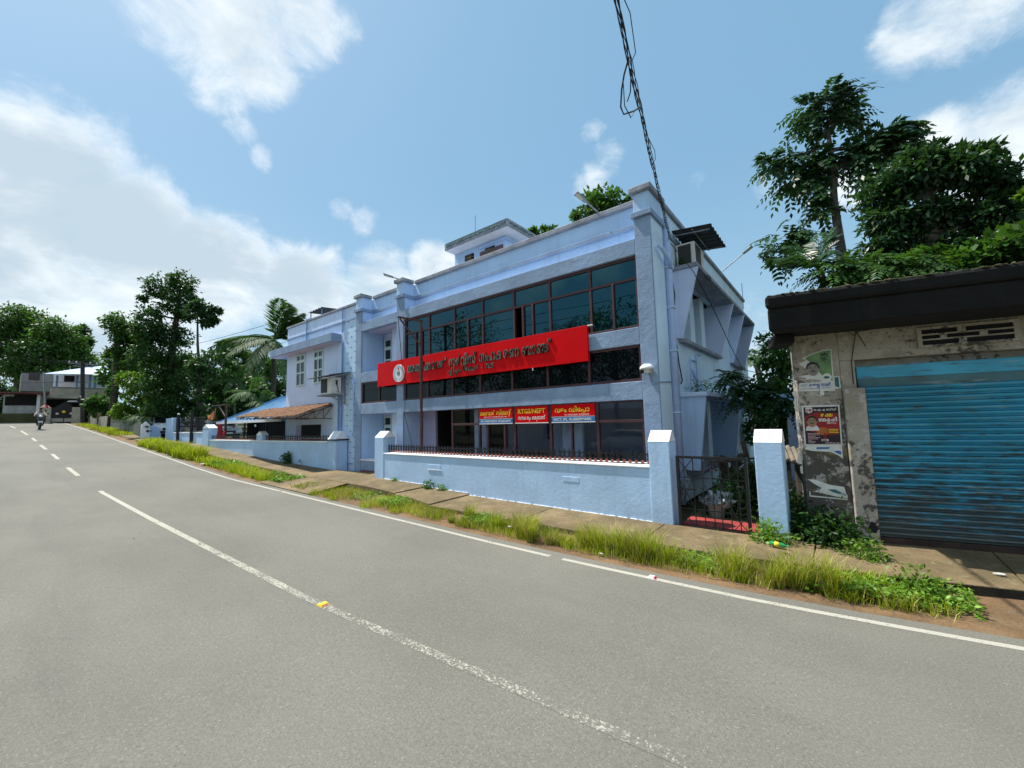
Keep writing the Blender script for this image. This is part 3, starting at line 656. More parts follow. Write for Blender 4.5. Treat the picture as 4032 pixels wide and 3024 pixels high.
# security camera at the corner
sc_ = thing('security_camera', 'white dome hooded security camera on the grey corner pillar', 'camera', (-3.05, 8.38, 3.0))
b = MB()
for k in range(7): pass
b.lathe((-3.05, 8.36, 3.12), [(.15, 0), (.145, .03), (.12, .07), (.07, .105), (.0, .115)], 18); b.build('hood', M_white, sc_, smooth=True)
b = MB(); b.box(-3.10, -2.99, 8.30, 8.50, 3.045, 3.12); b.build('camera_body', M_acw, sc_, bevel=.01)
b = MB(); b.tube([(-3.11, 8.33, 3.08), (-3.17, 8.28, 3.06)], .035, 8); b.build('lens', M_dark, sc_)
b = MB(); b.tube([(-3.03, 8.485, 3.04), (-3.03, 8.485, 2.86), (-2.98, 8.485, 2.82), (-2.86, 8.48, 2.84), (-2.85, 9.3, 2.90)], .016, 6); b.build('conduit', M_grey, sc_)

# air conditioners with tin shades
def ac(label, x0, x1, y0, y1, z0, z1, fan_x, g='outdoor air conditioner units'):
    t = thing('air_conditioner', label, 'air conditioner', ((x0+x1)/2, (y0+y1)/2, z0), g)
    box('casing', M_acw, x0, x1, y0, y1, z0, z1, t, .015)
    if fan_x == 'front':
        box('fan_grille', M_grille, x0+.04, x0+(x1-x0)*.62, y0-.008, y0+.004, z0+.06, z1-.05, t)
        b = MB(); cx, cz = x0+(x1-x0)*.33, (z0+z1)/2
        for k in range(7): b.box(x0+.06, x0+(x1-x0)*.60, y0-.014, y0-.008, z0+.09+k*(z1-z0-.2)/7, z0+.10+k*(z1-z0-.2)/7)
        b.build('louvre', M_grille, t)
        box('service_plate', M_grille, x1-.001, x1+.012, y0+.17, y0+.25, z1-.30, z1-.12, t); 
        MB().tube([(x1+.02, y0+.22, z1-.3), (x1+.03, y0+.30, z0+.05), (x1+.02, y0+.2, z0+.08)], .012, 6).build('power_cable', M_cable, t)
    else:
        box('fan_grille', M_grille, x1-.004, x1+.008, y0+.05, y0+(y1-y0)*.62, z0+.06, z1-.05, t); box('rear_coil', M_grille, x0+.05, x1-.09, y0-.008, y0+.004, z0+.04, z1-.05, t)
    return t
def corrug(name, m, p0, p1, p2, n, amp, parent, th=.004):
    """corrugated sheet: p0->p1 across the corrugations, p0->p2 along them"""
    p0, p1, p2 = map(Vector, (p0, p1, p2)); nn = (p1-p0).cross(p2-p0).normalized(); 
    if nn.z < 0: nn = -nn
    b = MB(); pr = None
    for k in range(n*4+1):
        t = k/(n*4); o_ = nn*(amp*(1 if k % 4 in (0, 1) else -1)*.5); a = b.pt(p0+(p1-p0)*t+o_); c = b.pt(p2+(p1-p0)*t+o_)
        if pr: b.f.append([pr[0], a, c, pr[1]])
        pr = (a, c)
    o = b.build(name, m, parent, fixn=False); s = o.modifiers.new('thick', 'SOLIDIFY'); s.thickness = th; return o
ac1 = ac('white air conditioner unit hung on the lilac annex wall beside the tiled strip', -16.32, -15.45, 8.02, 8.42, 3.36, 4.02, 'front')
cn = thing('tin_shade', 'dark corrugated tin shade over the annex air conditioner', 'shade', (-15.9, 8.2, 4.05), 'tin shades over equipment')
corrug('sheet', M_sheet, (-16.95, 7.72, 4.02), (-15.05, 7.72, 4.04), (-16.95, 8.62, 4.20), 9, .03, cn)
br = MB(); br.bar((-15.5, 7.85, 3.30), (-15.5, 8.63, 3.30), .04); br.bar((-16.25, 7.85, 3.30), (-16.25, 8.63, 3.30), .04); br.bar((-15.5, 8.61, 2.95), (-15.5, 8.61, 4.1), .03); br.bar((-15.5, 8.6, 3.0), (-15.5, 7.95, 3.28), .03)
br.box(-16.4, -15.38, 7.98, 8.46, 3.318, 3.352); br.build('wall_bracket', M_gi, ac1)
ac2 = ac('white air conditioner unit standing on the side ledge high up by the corner', -2.86, -2.42, 10.28, 11.15, 5.78, 6.38, 'side')
cn2 = thing('tin_shade', 'dark corrugated tin shade over the high side air conditioner', 'shade', (-2.4, 10.7, 6.5), 'tin shades over equipment')
corrug('sheet', M_sheet, (-2.88, 10.05, 6.66), (-2.88, 11.75, 6.66), (-1.98, 10.05, 6.56), 7, .035, cn2)
MB().bar((-2.9, 10.2, 6.6), (-2.05, 10.2, 6.52), .03).bar((-2.9, 11.5, 6.6), (-2.05, 11.5, 6.52), .03).bar((-2.4, 10.1, 6.585), (-2.4, 11.7, 6.585), .03).build('shade_frame', M_gi, cn2)
cn3 = thing('roof_shelter', 'small corrugated shelter on posts on the annex roof', 'shelter', (-18.8, 9.6, 6.5))
q = [onY(1210, 1235, 9.3), onY(1252, 1218, 9.3)]
zz = onY(1212, 1233, 9.2).z; xa = onY(1212, 1233, 9.2).x
corrug('sheet', M_sheet, (xa, 9.2, zz), (xa+1.35, 9.2, zz+.03), (xa, 10.6, zz+.12), 5, .05, cn3)
b = MB(); [b.tube([(x, y, 6.4), (x, y, zz+.02)], .025, 6) for x in (xa+.12, xa+1.22) for y in (9.3, 10.45)]; b.build('post', M_pipegr, cn3)

# flood lights on the parapets
def flood(label, base, d, ln):
    base = Vector(base); d = Vector(d).normalized(); tip = base+d*ln
    t = thing('flood_light', label, 'flood light', base, 'roof flood lights'); MB().tube([base, tip], .02, 8).build('arm', M_gi, t)
    sd = d.cross(Vector((0, 0, 1))).normalized(); nn = sd.cross(d).normalized(); e = tip+d*.34
    MB().hexa([tip+sd*.05-nn*.02, tip-sd*.05-nn*.02, tip-sd*.05+nn*.03, tip+sd*.05+nn*.03], [e+sd*.085-nn*.02, e-sd*.085-nn*.02, e-sd*.085+nn*.02, e+sd*.085+nn*.02]).build('lamp_head', M_gi, t, bevel=.008)
    MB().hexa([tip+d*.10+sd*.05-nn*.028, tip+d*.10-sd*.05-nn*.028, tip+d*.10-sd*.05-nn*.021, tip+d*.10+sd*.05-nn*.021], [e-d*.03+sd*.07-nn*.028, e-d*.03-sd*.07-nn*.028, e-d*.03-sd*.07-nn*.021, e-d*.03+sd*.07-nn*.021]).build('lamp_glass', mat('lamp_glass', (.55, .5, .4), .2, .1, 8, 0), t)
fb = onY(2373, 835, 9.1); flood('flood light leaning from the middle of the main parapet in front of leaves', (fb.x, 9.1, 7.15), (-.45, -.75, .55), .55)
fb = onY(1566, 1103, 9.0); flood('flood light on the parapet between the two left pillar heads', (-11.72, 8.75, 7.18), (-.55, -.6, .25), .45)
fb = onX(2836, 1060, -2.9); flood('thin flood light arm leaning out from the far side parapet', (-2.9, fb.y, 7.2), (1., -.25, .55), .9)

# ------------------------------------------------------------------ front boundary wall with its two gabled pillars
def pillar(name, label, x0, x1, y0, y1, z0, ze, zr, grp=None, parent=None, mt=None):
    """square pillar with a ridge cap running along the road"""
    t = parent or thing(name, label, 'pillar', ((x0+x1)/2, (y0+y1)/2, z0), grp)
    box('pillar_shaft', mt or M_wallb, x0, x1, y0, y1, z0, ze, t, .012)
    ym = (y0+y1)/2; b = MB(); b.hexa([(x0-.004, y0-.004, ze+.001), (x1+.004, y0-.004, ze+.001), (x1+.004, y1+.004, ze+.001), (x0-.004, y1+.004, ze+.001)], [(x0-.004, ym-.01, zr), (x1+.004, ym-.01, zr), (x1+.004, ym+.01, zr), (x0-.004, ym+.01, zr)])
    b.build('pillar_cap', M_white, t, bevel=.006); return t
bw = thing('boundary_wall', 'pale blue rendered boundary wall with white coping in front of the bank', 'wall', (-7.2, 7.9, .1))
pillar('', '', -12.02, -11.53, 7.74, 8.20, .05, 1.68, 1.885, parent=bw); pillar('', '', -2.885, -2.49, 7.74, 8.15, .05, 1.655, 1.865, parent=bw)
box('wall_body', M_wallb, -11.528, -2.888, 7.76, 7.97, .05, 1.155, bw); 
b = MB(); b.hexa([(-11.526, 7.735, 1.156), (-2.89, 7.735, 1.156), (-2.89, 7.99, 1.156), (-11.526, 7.99, 1.156)], [(-11.526, 7.735, 1.185), (-2.89, 7.735, 1.185), (-2.89, 7.99, 1.235), (-11.526, 7.99, 1.235)]); b.build('coping', M_white, bw, bevel=.008)
nameplate = onY(1710, 1855, 7.755); box('letter_slot', M_wallb, nameplate.x-.26, nameplate.x+.26, 7.752, 7.77, .79, .93, bw, .006); box('slot_lip', M_white, nameplate.x-.28, nameplate.x+.3, 7.742, 7.765, .775, .79, bw)
np2 = onY(2250, 1890, 7.755); box('render_patch', M_wallb, np2.x-.22, np2.x+.18, 7.753, 7.765, .77, .88, bw, .006)
b = MB()     # broken render and white splashes along the foot
for k in range(90):
    x = -11.6+9.1*k/90+rg.uniform(-.04, .04); b.ball((x, 7.752, SWZ(x)+.006), rg.uniform(.03, .09), .012, rg.uniform(.006, .018), 6, 4)
b.build('foot_render', M_white, bw)
# railing: picket of spike, ring and red rosette
def picket_meshes():
    b = MB(); b.box(-.009, .009, -.006, .006, 0, .20); b.hexa([(-.022, -.006, .20), (.022, -.006, .20), (.022, .006, .20), (-.022, .006, .20)], [(-.003, -.004, .26), (.003, -.004, .26), (.003, .004, .26), (-.003, .004, .26)])
    for k in range(8):
        a, c = 2*math.pi*k/8, 2*math.pi*(k+1)/8; b.bar((.032*math.cos(a), 0, .125+.038*math.sin(a)), (.032*math.cos(c), 0, .125+.038*math.sin(c)), .012)
    for s in (-1, 1): b.bar((s*.012, 0, .175), (s*.05, 0, .205), .012)
    p = b.build('picket', M_black); r = MB().lathe((0, 0, .042), [(0, -.012), (.034, -.012), (.034, .012), (0, .012)], 8, 'Y').build('rosette', M_rosered)
    pm, rm = p.data, r.data; po, ro = Vector(p.location), Vector(r.location); bpy.data.objects.remove(p); bpy.data.objects.remove(r); return pm, po, rm, ro
PM, PO, RM, RO = picket_meshes()
def railing(label, A, B, z, pitch=.125, hz=1.0):
    A, B = Vector(A), Vector(B); d = B-A; L = d.length; ang = math.atan2(d.y, d.x); t = thing('iron_railing', label, 'railing', ((A+B)/2).to_3d() if len(A) == 3 else (0, 0, 0), 'low iron railings on the walls')
    n = int(L/pitch)
    for k in range(n+1):
        p = A+d*(k/n); inst('picket', PM, (p.x, p.y, z(p.x)+PO.z*hz), t, (0, 0, ang), (1, 1, hz)); inst('rosette', RM, (p.x, p.y, z(p.x)+RO.z*hz-.0), t, (0, 0, ang), (1, 1, hz))
    for h in (.006, .085, .175): MB().bar((A.x, A.y, z(A.x)+h*hz), (B.x, B.y, z(B.x)+h*hz), .016, .018).build('rail', M_black, t)
    return t
railing('low black iron railing with red rosettes on the wall in front of the glass', (-11.40, 7.87, 0), (-2.93, 7.87, 0), lambda x: 1.215)

# wrought iron gate and the free standing pillar beside it
gt = thing('iron_gate', 'black wrought iron pedestrian gate with crossed bars and scrolls', 'gate', (-1.85, 7.76, .15))
gx0, gx1, gz0, gz1, gy = -2.37, -1.27, .16, 1.36, 7.78
b = MB(); b.bar((gx0, gy, gz0), (gx0, gy, gz1), .05); b.bar((gx1, gy, gz0), (gx1, gy, gz1), .05); b.bar((gx0-.025, gy, gz1+.022), (gx1+.025, gy, gz1+.022), .045); b.bar((gx0-.025, gy, gz0), (gx1+.025, gy, gz0), .04, .04); b.build('gate_frame', M_black, gt)
XB = [gx0+(gx1-gx0)*t for t in (.24, .38, .52, .63, .76, .88)]
for x in XB: MB().bar((x, gy, gz0), (x, gy, gz1), .014).build('gate_bar', M_black, gt)
for z in (.47, 1.02): MB().bar((gx0, gy+.004, z), (gx1, gy+.004, z), .014).build('gate_rail', M_black, gt)
MB().bar((gx0, gy-.02, .82), (gx0+.3, gy-.02, .82), .03).bar((gx0+.06, gy-.03, .70), (gx0+.06, gy-.03, .86), .025).build('latch', M_black, gt)
for (xa, xb, za, zb_) in ((gx0, XB[0], 1.02, gz1), (XB[4], gx1, 1.02, gz1), (gx0, XB[0], gz0, .47), (XB[4], gx1, gz0, .47), (gx0, XB[0], .47, 1.02)):
    for s in (0, 1): MB().bar((xa if s else xb, gy+.002*s, za), (xb if s else xa, gy+.002*s, zb_), .012).build('cross_bar', M_black, gt)
def scroll(cx, cz, r, a0, tw, m=M_black): return [(cx+r*(1-k/26)*math.cos(a0+tw*k/14*math.pi), gy-.004, cz+r*(1-k/26)*math.sin(a0+tw*k/14*math.pi)) for k in range(20)]
for cx, cz, r, a0, tw in ((XB[0]-.09, .95, .06, 0, 1), (XB[0]-.09, .60, .06, 0, -1), (XB[2], 1.20, .10, math.pi*.1, 1), (XB[2]+.01, 1.20, .10, math.pi*.9, -1), (XB[2]+.05, .26, .09, 0, -1), (XB[2]-.06, .26, .09, math.pi, 1), (XB[4], .88, .07, 0, 1), (XB[4]+.16, .62, .07, 0, -1), (XB[3], .62, .07, math.pi, 1), (XB[5], .88, .06, 0, 1)):
    MB().tube(scroll(cx, cz, r, a0, tw), .007, 5).build('scroll', M_black, gt)
MB().bar((XB[3], gy, .95), (XB[4]+.06, gy, .42), .012).bar((XB[5]+.08, gy, .95), (XB[4]+.06, gy, .42), .012).build('scroll_bar', M_black, gt)
pillar('gate_pillar', 'pale blue free standing gate pillar with white cap next to the old shop', -1.13, -.74, 7.76, 8.22, .05, 1.66, 1.87)
# red threshold and yard behind the gate
yd = struct(box('yard', M_conc, -2.45, -1.15, 8.0, 20.5, .02, .13)); box('threshold', M_redfloor, -2.40, -1.16, 7.95, 8.55, .131, .17, yd)

# junk behind the gate
junk = thing('timber_planks', 'old dark timber planks leaning behind the iron gate', 'planks', (-1.9, 10.6, .15))
M_wood = mat('old_timber', (.10, .07, .045), .85, .35, 4, .3, 30)
for a, c, wd in (((-2.3, 9.4, .2), (-1.75, 10.5, 1.25), .16), ((-2.2, 10.4, 1.2), (-1.3, 10.7, .85), .14), ((-1.95, 9.9, .2), (-2.15, 10.4, 1.05), .18), ((-2.42, 10.2, 1.05), (-1.3, 10.1, 1.22), .12), ((-1.5, 10.4, .2), (-1.8, 10.9, 1.5), .1)): MB().bar(a, c, wd, .035).build('plank', M_wood, junk)
bagv = MB(); bagv.ball((-2.0, 8.95, .44), .30, .24, .15, 18, 10); o = bagv.build('plastic_sheet', mat('crumpled_plastic', (.42, .44, .45), .5, .6, 9, .6, 9), smooth=True); tag(o, 'crumpled white plastic sheet heaped behind the gate', 'plastic sheet')
rr = random.Random(5)
for v in o.data.vertices: v.co *= rr.uniform(.5, 1.3)
tag(MB().lathe((-2.02, 8.95, .13), [(.14, 0), (.18, .26), (.19, .28), (.17, .28), (.0, .24)], 14).build('flower_pot', mat('grey_pot', (.25, .25, .23), .8)), 'grey pot under the crumpled plastic sheet', 'pot')
tag(MB().tube([(-1.55, 9.6, .2), (-1.62, 10.3, 1.1)], .012, 6).tube([(-1.3, 9.7, .2), (-1.5, 10.3, 1.1)], .012, 6).build('metal_rods', M_gi), 'thin metal rods leaning behind the gate', 'rods')
box_ = box('red_crate', M_redfloor, -1.42, -1.15, 11.3, 11.7, .13, .62); tag(box_, 'dull red block at the back of the gate passage', 'crate')
sb = box('rear_canopy', M_blue, -2.6, -.95, 15.0, 17.5, 2.2, 2.75, None, .02); tag(sb, 'blue concrete canopy jutting behind the creeper', 'canopy')
tag(box('rear_door', M_dark, -2.895, -2.87, 15.2, 16.3, .15, 2.2), 'dark doorway in the side wall under the rear canopy', 'door')
tag(box('rear_post', M_lilac, -1.25, -1.0, 15.1, 15.3, .1, 2.195), 'pale post carrying the rear canopy', 'post')
cmp_ = thing('compound_wall', 'low pale wall at the back of the side passage', 'wall', (1, 19, 0)); box('wall_body', M_white, -2.0, 3.5, 19.5, 19.7, 0, 1.5, cmp_); box('coping', M_conc, -2.05, 3.55, 19.45, 19.75, 1.501, 1.58, cmp_)

# rusty gantry pole in front of the bank
gp = thing('gantry_pole', 'rusty maroon steel pole with a braced arm in front of the bank sign', 'pole', (-10.06, 8.1, .2))
MB().tube([(-10.06, 8.1, .2), (-10.06, 8.1, 5.36)], .045, 10).build('post', M_rusty, gp); MB().bar((-10.06, 8.1, 5.33), (-10.28, 7.38, 5.36), .05).build('arm', M_rusty, gp); MB().bar((-10.07, 8.07, 4.55), (-10.26, 7.44, 5.32), .04).build('brace', M_rusty, gp)
MB().tube([(-10.28, 7.40, 5.33), (-10.75, 7.9, 3.9), (-11.1, 8.3, 3.4), (-10.9, 8.1, 2.4), (-10.35, 8.0, 1.35)], .010, 5).build('hanging_rope', M_cable, gp)
# ------------------------------------------------------------------ lilac annex left of the bank (plane y = 8.65)
ax = thing('annex_building', 'pale lilac two storey annex with mint windows and a wide grey sunshade', 'building', (-18, 12, .3))
AY = 8.65
def axb(name, m, *a, bv=.01): return box(name, m, *a, ax, bv)
axb('front_wall', M_lilac, -21.05, -15.69, AY, AY+.2, .2, 6.93)
axb('end_wall', M_lilac, -21.05, -20.85, AY+.202, 17, .2, 6.93); axb('rear_wall', M_lilac, -20.84, -14.6, 16.8, 17, .2, 6.93); axb('roof_slab', M_cap, -20.84, -14.6, AY+.202, 16.79, 6.2, 6.35)
axb('coping', M_cap, -21.1, -14.62, AY-.05, AY+.25, 6.932, 7.02); axb('coping', M_cap, -21.1, -20.82, AY+.252, 17.05, 6.932, 7.018)
axb('band', M_grey, -21.06, -14.62, AY-.045, AY-.001, 6.33, 6.42)
# clad strip of square tiles with diamond insets, every tile a piece
core = axb('tile_backing', M_lilac, -15.685, -14.60, AY+.015, AY+.2, .2, 6.93)
M_claddi = mat('lilac_wall_tile', (.54, .72, .94), .45, .05, 2, .02); M_dia = mat('dark_blue_inset', (.10, .20, .40), .4, .1, 3, 0)
tm = MB().box(-.135, .135, 0, .017, 0, .205).build('wall_tile', M_claddi, bevel=.003); tme, to = tm.data, Vector(tm.location); bpy.data.objects.remove(tm)
dm = MB().prism([(-.042, 0, 0), (0, 0, -.038), (.042, 0, 0), (0, 0, .038)], (0, .016, 0)).build('diamond_inset', M_dia); dme = dm.data; bpy.data.objects.remove(dm)
for r_ in range(27):
    for c_ in range(4):
        x = -15.50+c_*.272; z = .62+r_*.21
        if z > 6.2: continue
        inst('wall_tile', tme, (x, AY+.001+to.y-.0085, z), core)
    z = .62+r_*.21
    if z < 6.1:
        for c_ in ((0.5, 2.5) if r_ % 2 else (1.5,)): inst('diamond_inset', dme, (-15.50+c_*.272, AY-.014+.008, z-.052), core)
    if r_ % 1 == 0 and z < 6.2: MB().box(-15.64, -14.56, AY-.006, AY-.001, z-.006, z+.001).build('tile_groove', M_dia, core)
# sunshade slab wrapping round the left corner
b = MB(); b.box(-22.0, -15.90, 8.21, AY-.002, 5.55, 5.895); b.build('sunshade', M_grey, ax, bevel=.01); axb('sunshade', M_grey, -22.0, -21.06, AY, 14, 5.552, 5.893)
axb('sunshade_soffit', M_pink, -21.95, -15.95, 8.25, AY-.004, 5.53, 5.549); 
small_window(-19.94, -19.05, 3.98, 5.46, 5.16, AY-.0, ax); small_window(-18.21, -17.37, 3.98, 5.44, 5.13, AY-.0, ax)
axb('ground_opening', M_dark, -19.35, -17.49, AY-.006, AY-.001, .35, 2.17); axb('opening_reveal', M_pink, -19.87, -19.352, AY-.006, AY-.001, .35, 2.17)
pp = thing('annex_pipes', 'pair of thin blue drain pipes running down the annex beside the tiled strip', 'pipes', (-15.85, 8.6, .3))
for x in (-15.97, -15.74): MB().tube([(x, AY-.05, .3), (x, AY-.05, 3.3)], .035, 8).build('pipe', M_pipegr, pp)
MB().tube([(-15.72, AY-.05, 4.2), (-15.72, AY-.05, 5.5)], .03, 8).build('pipe', M_pipegr, pp); MB().tube([(-15.72, AY-.05, 5.9), (-15.72, AY-.06, 7.0)], .022, 8).build('pipe', M_pipegr, pp)
pl = onY(1208, 1330, AY-.05); MB().tube([(pl.x, AY-.06, 5.9), (pl.x, AY-.06, 7.03), (pl.x-.05, AY+.1, 7.12)], .03, 8).build('pipe', M_pipegr, pp)
MB().tube([(-15.2, AY-.06, 3.9), (-14.95, AY-.06, 3.88), (-14.82, AY-.06, 3.7), (-14.80, AY-.06, 1.9), (-14.86, AY-.07, 1.7)], .03, 8).build('pipe', M_pipeb, pp)
# clay tile awning on a light truss
aw = thing('tiled_awning', 'clay tiled lean-to awning on thin trusses against the annex', 'awning', (-19.6, 7.9, 2.4))
def awp(s, t): # s along x from right to left, t from wall to eave
    return Vector((-16.5-6.3*s, 8.62-1.50*t+.04*math.sin(s*9), 3.0-.52*t+.12*s*t+.02*math.sin(s*7+t*3)))
tl = MB()
for q in range(5):
    a0, a1 = math.pi*q/4, 0
pts = [(-.11+.22*k/6, 0, .03*math.sin(k*math.pi/3)) for k in range(7)]
for k in range(6): tl.face([pts[k], pts[k+1], (pts[k+1][0], -.30, pts[k+1][2]-.005), (pts[k][0], -.30, pts[k][2]-.005)])
tl.face([(p[0], -.30, p[2]-.005) for p in pts]+[(pts[-1][0], -.30, -.03), (pts[0][0], -.30, -.03)])
tobj = tl.build('roof_tile', M_tile, fixn=False); tmesh = tobj.data; toff = Vector(tobj.location); bpy.data.objects.remove(tobj)
NS, NTt = 30, 6
for i in range(NS):
    for j in range(NTt):
        p = awp((i+.5)/NS, j/NTt); inst('roof_tile', tmesh, p+Vector((toff.x, toff.y, toff.z))+Vector((0, 0, rr.uniform(-.012, .012))), aw, (R(18+rr.uniform(-3, 3)), rr.uniform(-.06, .06), rr.uniform(-.05, .05)))
b = MB()
for i in range(4):
    s = i/3*.99; a, c = awp(s, 0)-Vector((0, 0, .06)), awp(s, 1)-Vector((0, 0, .06)); lo = Vector((a.x, a.y, c.z-.02)); b.bar(a, c, .035); b.bar(lo, c, .03); 
    for t in (.25, .5, .75):
        m_ = a.lerp(c, t); n_ = Vector((a.x, a.y+(c.y-a.y)*t, lo.z)); b.bar(m_, n_, .02); b.bar(n_, a.lerp(c, t-.25), .018)
for t in (0, .5, 1): b.bar(awp(0, t)-Vector((0, 0, .05)), awp(1, t)-Vector((0, 0, .05)), .035)
b.build('truss', M_rusty, aw)
# blue sheet roofed shed behind
sh = thing('blue_roof_shed', 'open shed with a hipped blue sheet metal roof beside the annex', 'shed', (-25.5, 10, .9))
RB = [(-30.2, 8.5, 2.48), (-21.1, 8.5, 2.48), (-21.1, 11.1, 3.98), (-27.6, 11.1, 3.98)]
def rib_panel(nm, a, b2, c, d_, n):
    a, b2, c, d_ = map(Vector, (a, b2, c, d_))
    for k in range(n):
        t0, t1 = k/n, (k+1)/n; p, q, r_, s = a.lerp(b2, t0), a.lerp(b2, t1), d_.lerp(c, t1), d_.lerp(c, t0)
        nn = (b2-a).cross(d_-a).normalized(); nn = nn if nn.z > 0 else -nn
        m_ = MB(); m_.face([p, q, r_, s]); e = (q-p).normalized()*.05; m_.hexa([p-nn*.003, p+e-nn*.003, s+e*.8-nn*.003, s-nn*.003], [p+e*.2+nn*.04, p+e*.8+nn*.04, s+e*.7+nn*.04, s+e*.2+nn*.04]); m_.build(nm, M_sheetb, sh)
rib_panel('roof_sheet', *RB, 15); rib_panel('roof_sheet', (-30.2, 13.7, 2.48), (-30.2, 8.5, 2.48), (-27.6, 11.1, 3.98), (-27.6, 11.1, 3.98), 7)
MB().bar((-30.25, 8.42, 2.44), (-21.1, 8.42, 2.44), .12, .14).build('gutter', M_white, sh); MB().bar((-30.2, 8.5, 2.52), (-27.6, 11.1, 4.03), .16, .03).bar((-27.7, 11.1, 4.02), (-21.1, 11.1, 4.02), .16, .03).build('ridge_cap', M_sheetb, sh)
for x in (-29.6, -26.5, -23.5): MB().tube([(x, 8.7, .8), (x, 8.7, 2.42)], .05, 8).build('post', M_black, sh)
box('back_wall', M_dark, -26.4, -21.1, 11.2, 11.3, .8, 2.6, sh); box('side_screen', M_dark, -26.45, -26.38, 8.8, 11.19, .8, 2.44, sh)
for k in range(14): MB().bar((-24.4+k*.23, 8.75, .9), (-24.4+k*.23, 8.75, 2.3), .03).build('screen_bar', M_black, sh)
lb = thing('bare_bulb', 'bare white bulb hanging under the shed eave', 'bulb', (-24.5, 8.55, 2.15)); MB().ball((-24.5, 8.55, 2.2), .05, .05, .07).build('bulb', M_white, lb); MB().tube([(-24.5, 8.55, 2.26), (-24.5, 8.55, 2.45)], .008, 4).build('flex', M_cable, lb)
tag(box('white_table_top', M_white, -18.9, -15.9, 8.36, 8.6, 1.56, 1.60), 'thin white board lying behind the second wall under the awning', 'board')

# second wall running left, then the higher wall with tall railings
A2, B2 = Vector((-15.2, 8.1, 0)), Vector((-27.6, 7.1, 0)); A3, B3 = Vector((-27.9, 7.08, 0)), Vector((-35.4, 7.05, 0))
def wall_run(b, A, B, zf, zt, th, back=True):
    d = (B-A).normalized(); n = Vector((d.y, -d.x, 0)); n = n if n.y > 0 else -n
    k = max(1, int((B-A).length/1.0))
    for i in range(k):
        p, q = A.lerp(B, i/k), A.lerp(B, (i+1)/k); b.hexa([(p.x, p.y, zf(p.x)), (q.x, q.y, zf(q.x)), (q.x+n.x*th, q.y+n.y*th, zf(q.x)), (p.x+n.x*th, p.y+n.y*th, zf(p.x))], [(p.x, p.y, zt), (q.x, q.y, zt), (q.x+n.x*th, q.y+n.y*th, zt), (p.x+n.x*th, p.y+n.y*th, zt)])
    return n
def obox(name, m, A, B, t0, t1, y0, y1, z0, z1, parent, cap=None, bv=.01):
    d = (B-A).normalized(); n = Vector((d.y, -d.x, 0)); n = n if n.y > 0 else -n
    T = lambda p: A+d*p.x+n*p.y+Vector((0, 0, p.z)); return MB(T).box(t0, t1, y0, y1, z0, z1).build(name, m, parent, bevel=bv)
def gable(A, B, t0, t1, y0, y1, ze, zr, parent, along=True):
    d = (B-A).normalized(); n = Vector((d.y, -d.x, 0)); n = n if n.y > 0 else -n
    T = lambda p: A+d*p.x+n*p.y+Vector((0, 0, p.z)); b = MB(T)
    if along: ym = (y0+y1)/2; b.hexa([(t0, y0, ze), (t1, y0, ze), (t1, y1, ze), (t0, y1, ze)], [(t0, ym-.01, zr), (t1, ym-.01, zr), (t1, ym+.01, zr), (t0, ym+.01, zr)])
    else: tm_ = (t0+t1)/2; b.hexa([(t0, y0, ze), (t1, y0, ze), (t1, y1, ze), (t0, y1, ze)], [(tm_-.01, y0, zr), (tm_+.01, y0, zr), (tm_+.01, y1, zr), (tm_-.01, y1, zr)])
    return b.build('pillar_cap', M_white, parent, bevel=.006)
w2 = thing('boundary_wall', 'pale blue boundary wall with low railings in front of the annex', 'wall', (-21, 7.6, .4))
b = MB(); wall_run(b, A2, B2, lambda x: SWZ(x)-.15, 1.44, .2); b.build('wall_body', M_wallb, w2)
obox('coping', M_white, A2, B2, .55, 12.3, -.03, .23, 1.442, 1.50, w2)
obox('end_pillar', M_wallb, A2, B2, -.01, .50, -.02, .50, .2, 1.53, w2); obox('pillar_ledge', M_black, A2, B2, -.07, .56, -.08, .56, 1.531, 1.575, w2, bv=.004); gable(A2, B2, -.03, .52, -.03, .52, 1.576, 1.89, w2)
obox('mid_pillar', M_wallb, A2, B2, 5.75, 6.30, -.04, .24, 1.50, 1.74, w2); gable(A2, B2, 5.72, 6.33, -.05, .25, 1.741, 1.92, w2, False)
obox('tall_pillar', M_wallb, A2, B2, 11.75, 12.55, -.05, .35, .6, 2.13, w2); gable(A2, B2, 11.72, 12.58, -.06, .36, 2.131, 2.33, w2, False)
railing('low black railing on the annex wall right of the small gabled pillar', (-15.8, 8.13, 0), (-20.8, 7.73, 0), lambda x: 1.51, .19, .95)
railing('low black railing on the annex wall left of the small gabled pillar', (-21.6, 7.67, 0), (-26.8, 7.24, 0), lambda x: 1.51, .19, .95)
w3 = thing('boundary_wall', 'higher pale blue boundary wall carrying tall black railings', 'wall', (-31.6, 7.1, 1))
b = MB(); wall_run(b, A3, B3, lambda x: SWZ(x)-.15, 1.86, .2); b.build('wall_body', M_wallb, w3); obox('coping', M_white, A3, B3, 0, 6, -.03, .23, 1.862, 1.92, w3); obox('end_pillar', M_wallb, A3, B3, 6.1, 7.9, -.04, .4, 1.0, 2.86, w3, bv=.03)
tr = thing('iron_railing', 'tall black iron railing of twisted bars on the higher wall', 'railing', (-30.8, 7.2, 1.92))
bb = MB(); bb.bar((0, 0, 0), (0, 0, .78), .022); bb.ball((0, 0, .3), .03, .03, .07, 6, 4); bb.ball((0, 0, .55), .028, .028, .05, 6, 4); po_ = bb.build('railing_bar', M_black); pme = po_.data; bpy.data.objects.remove(po_)
for k in range(34): inst('railing_bar', pme, (-27.95-k*.18, 7.18, 1.99), tr)
for z in (1.99, 2.77): MB().bar((-27.8, 7.18, z), (-34.0, 7.18, z), .04).build('rail', M_black, tr)
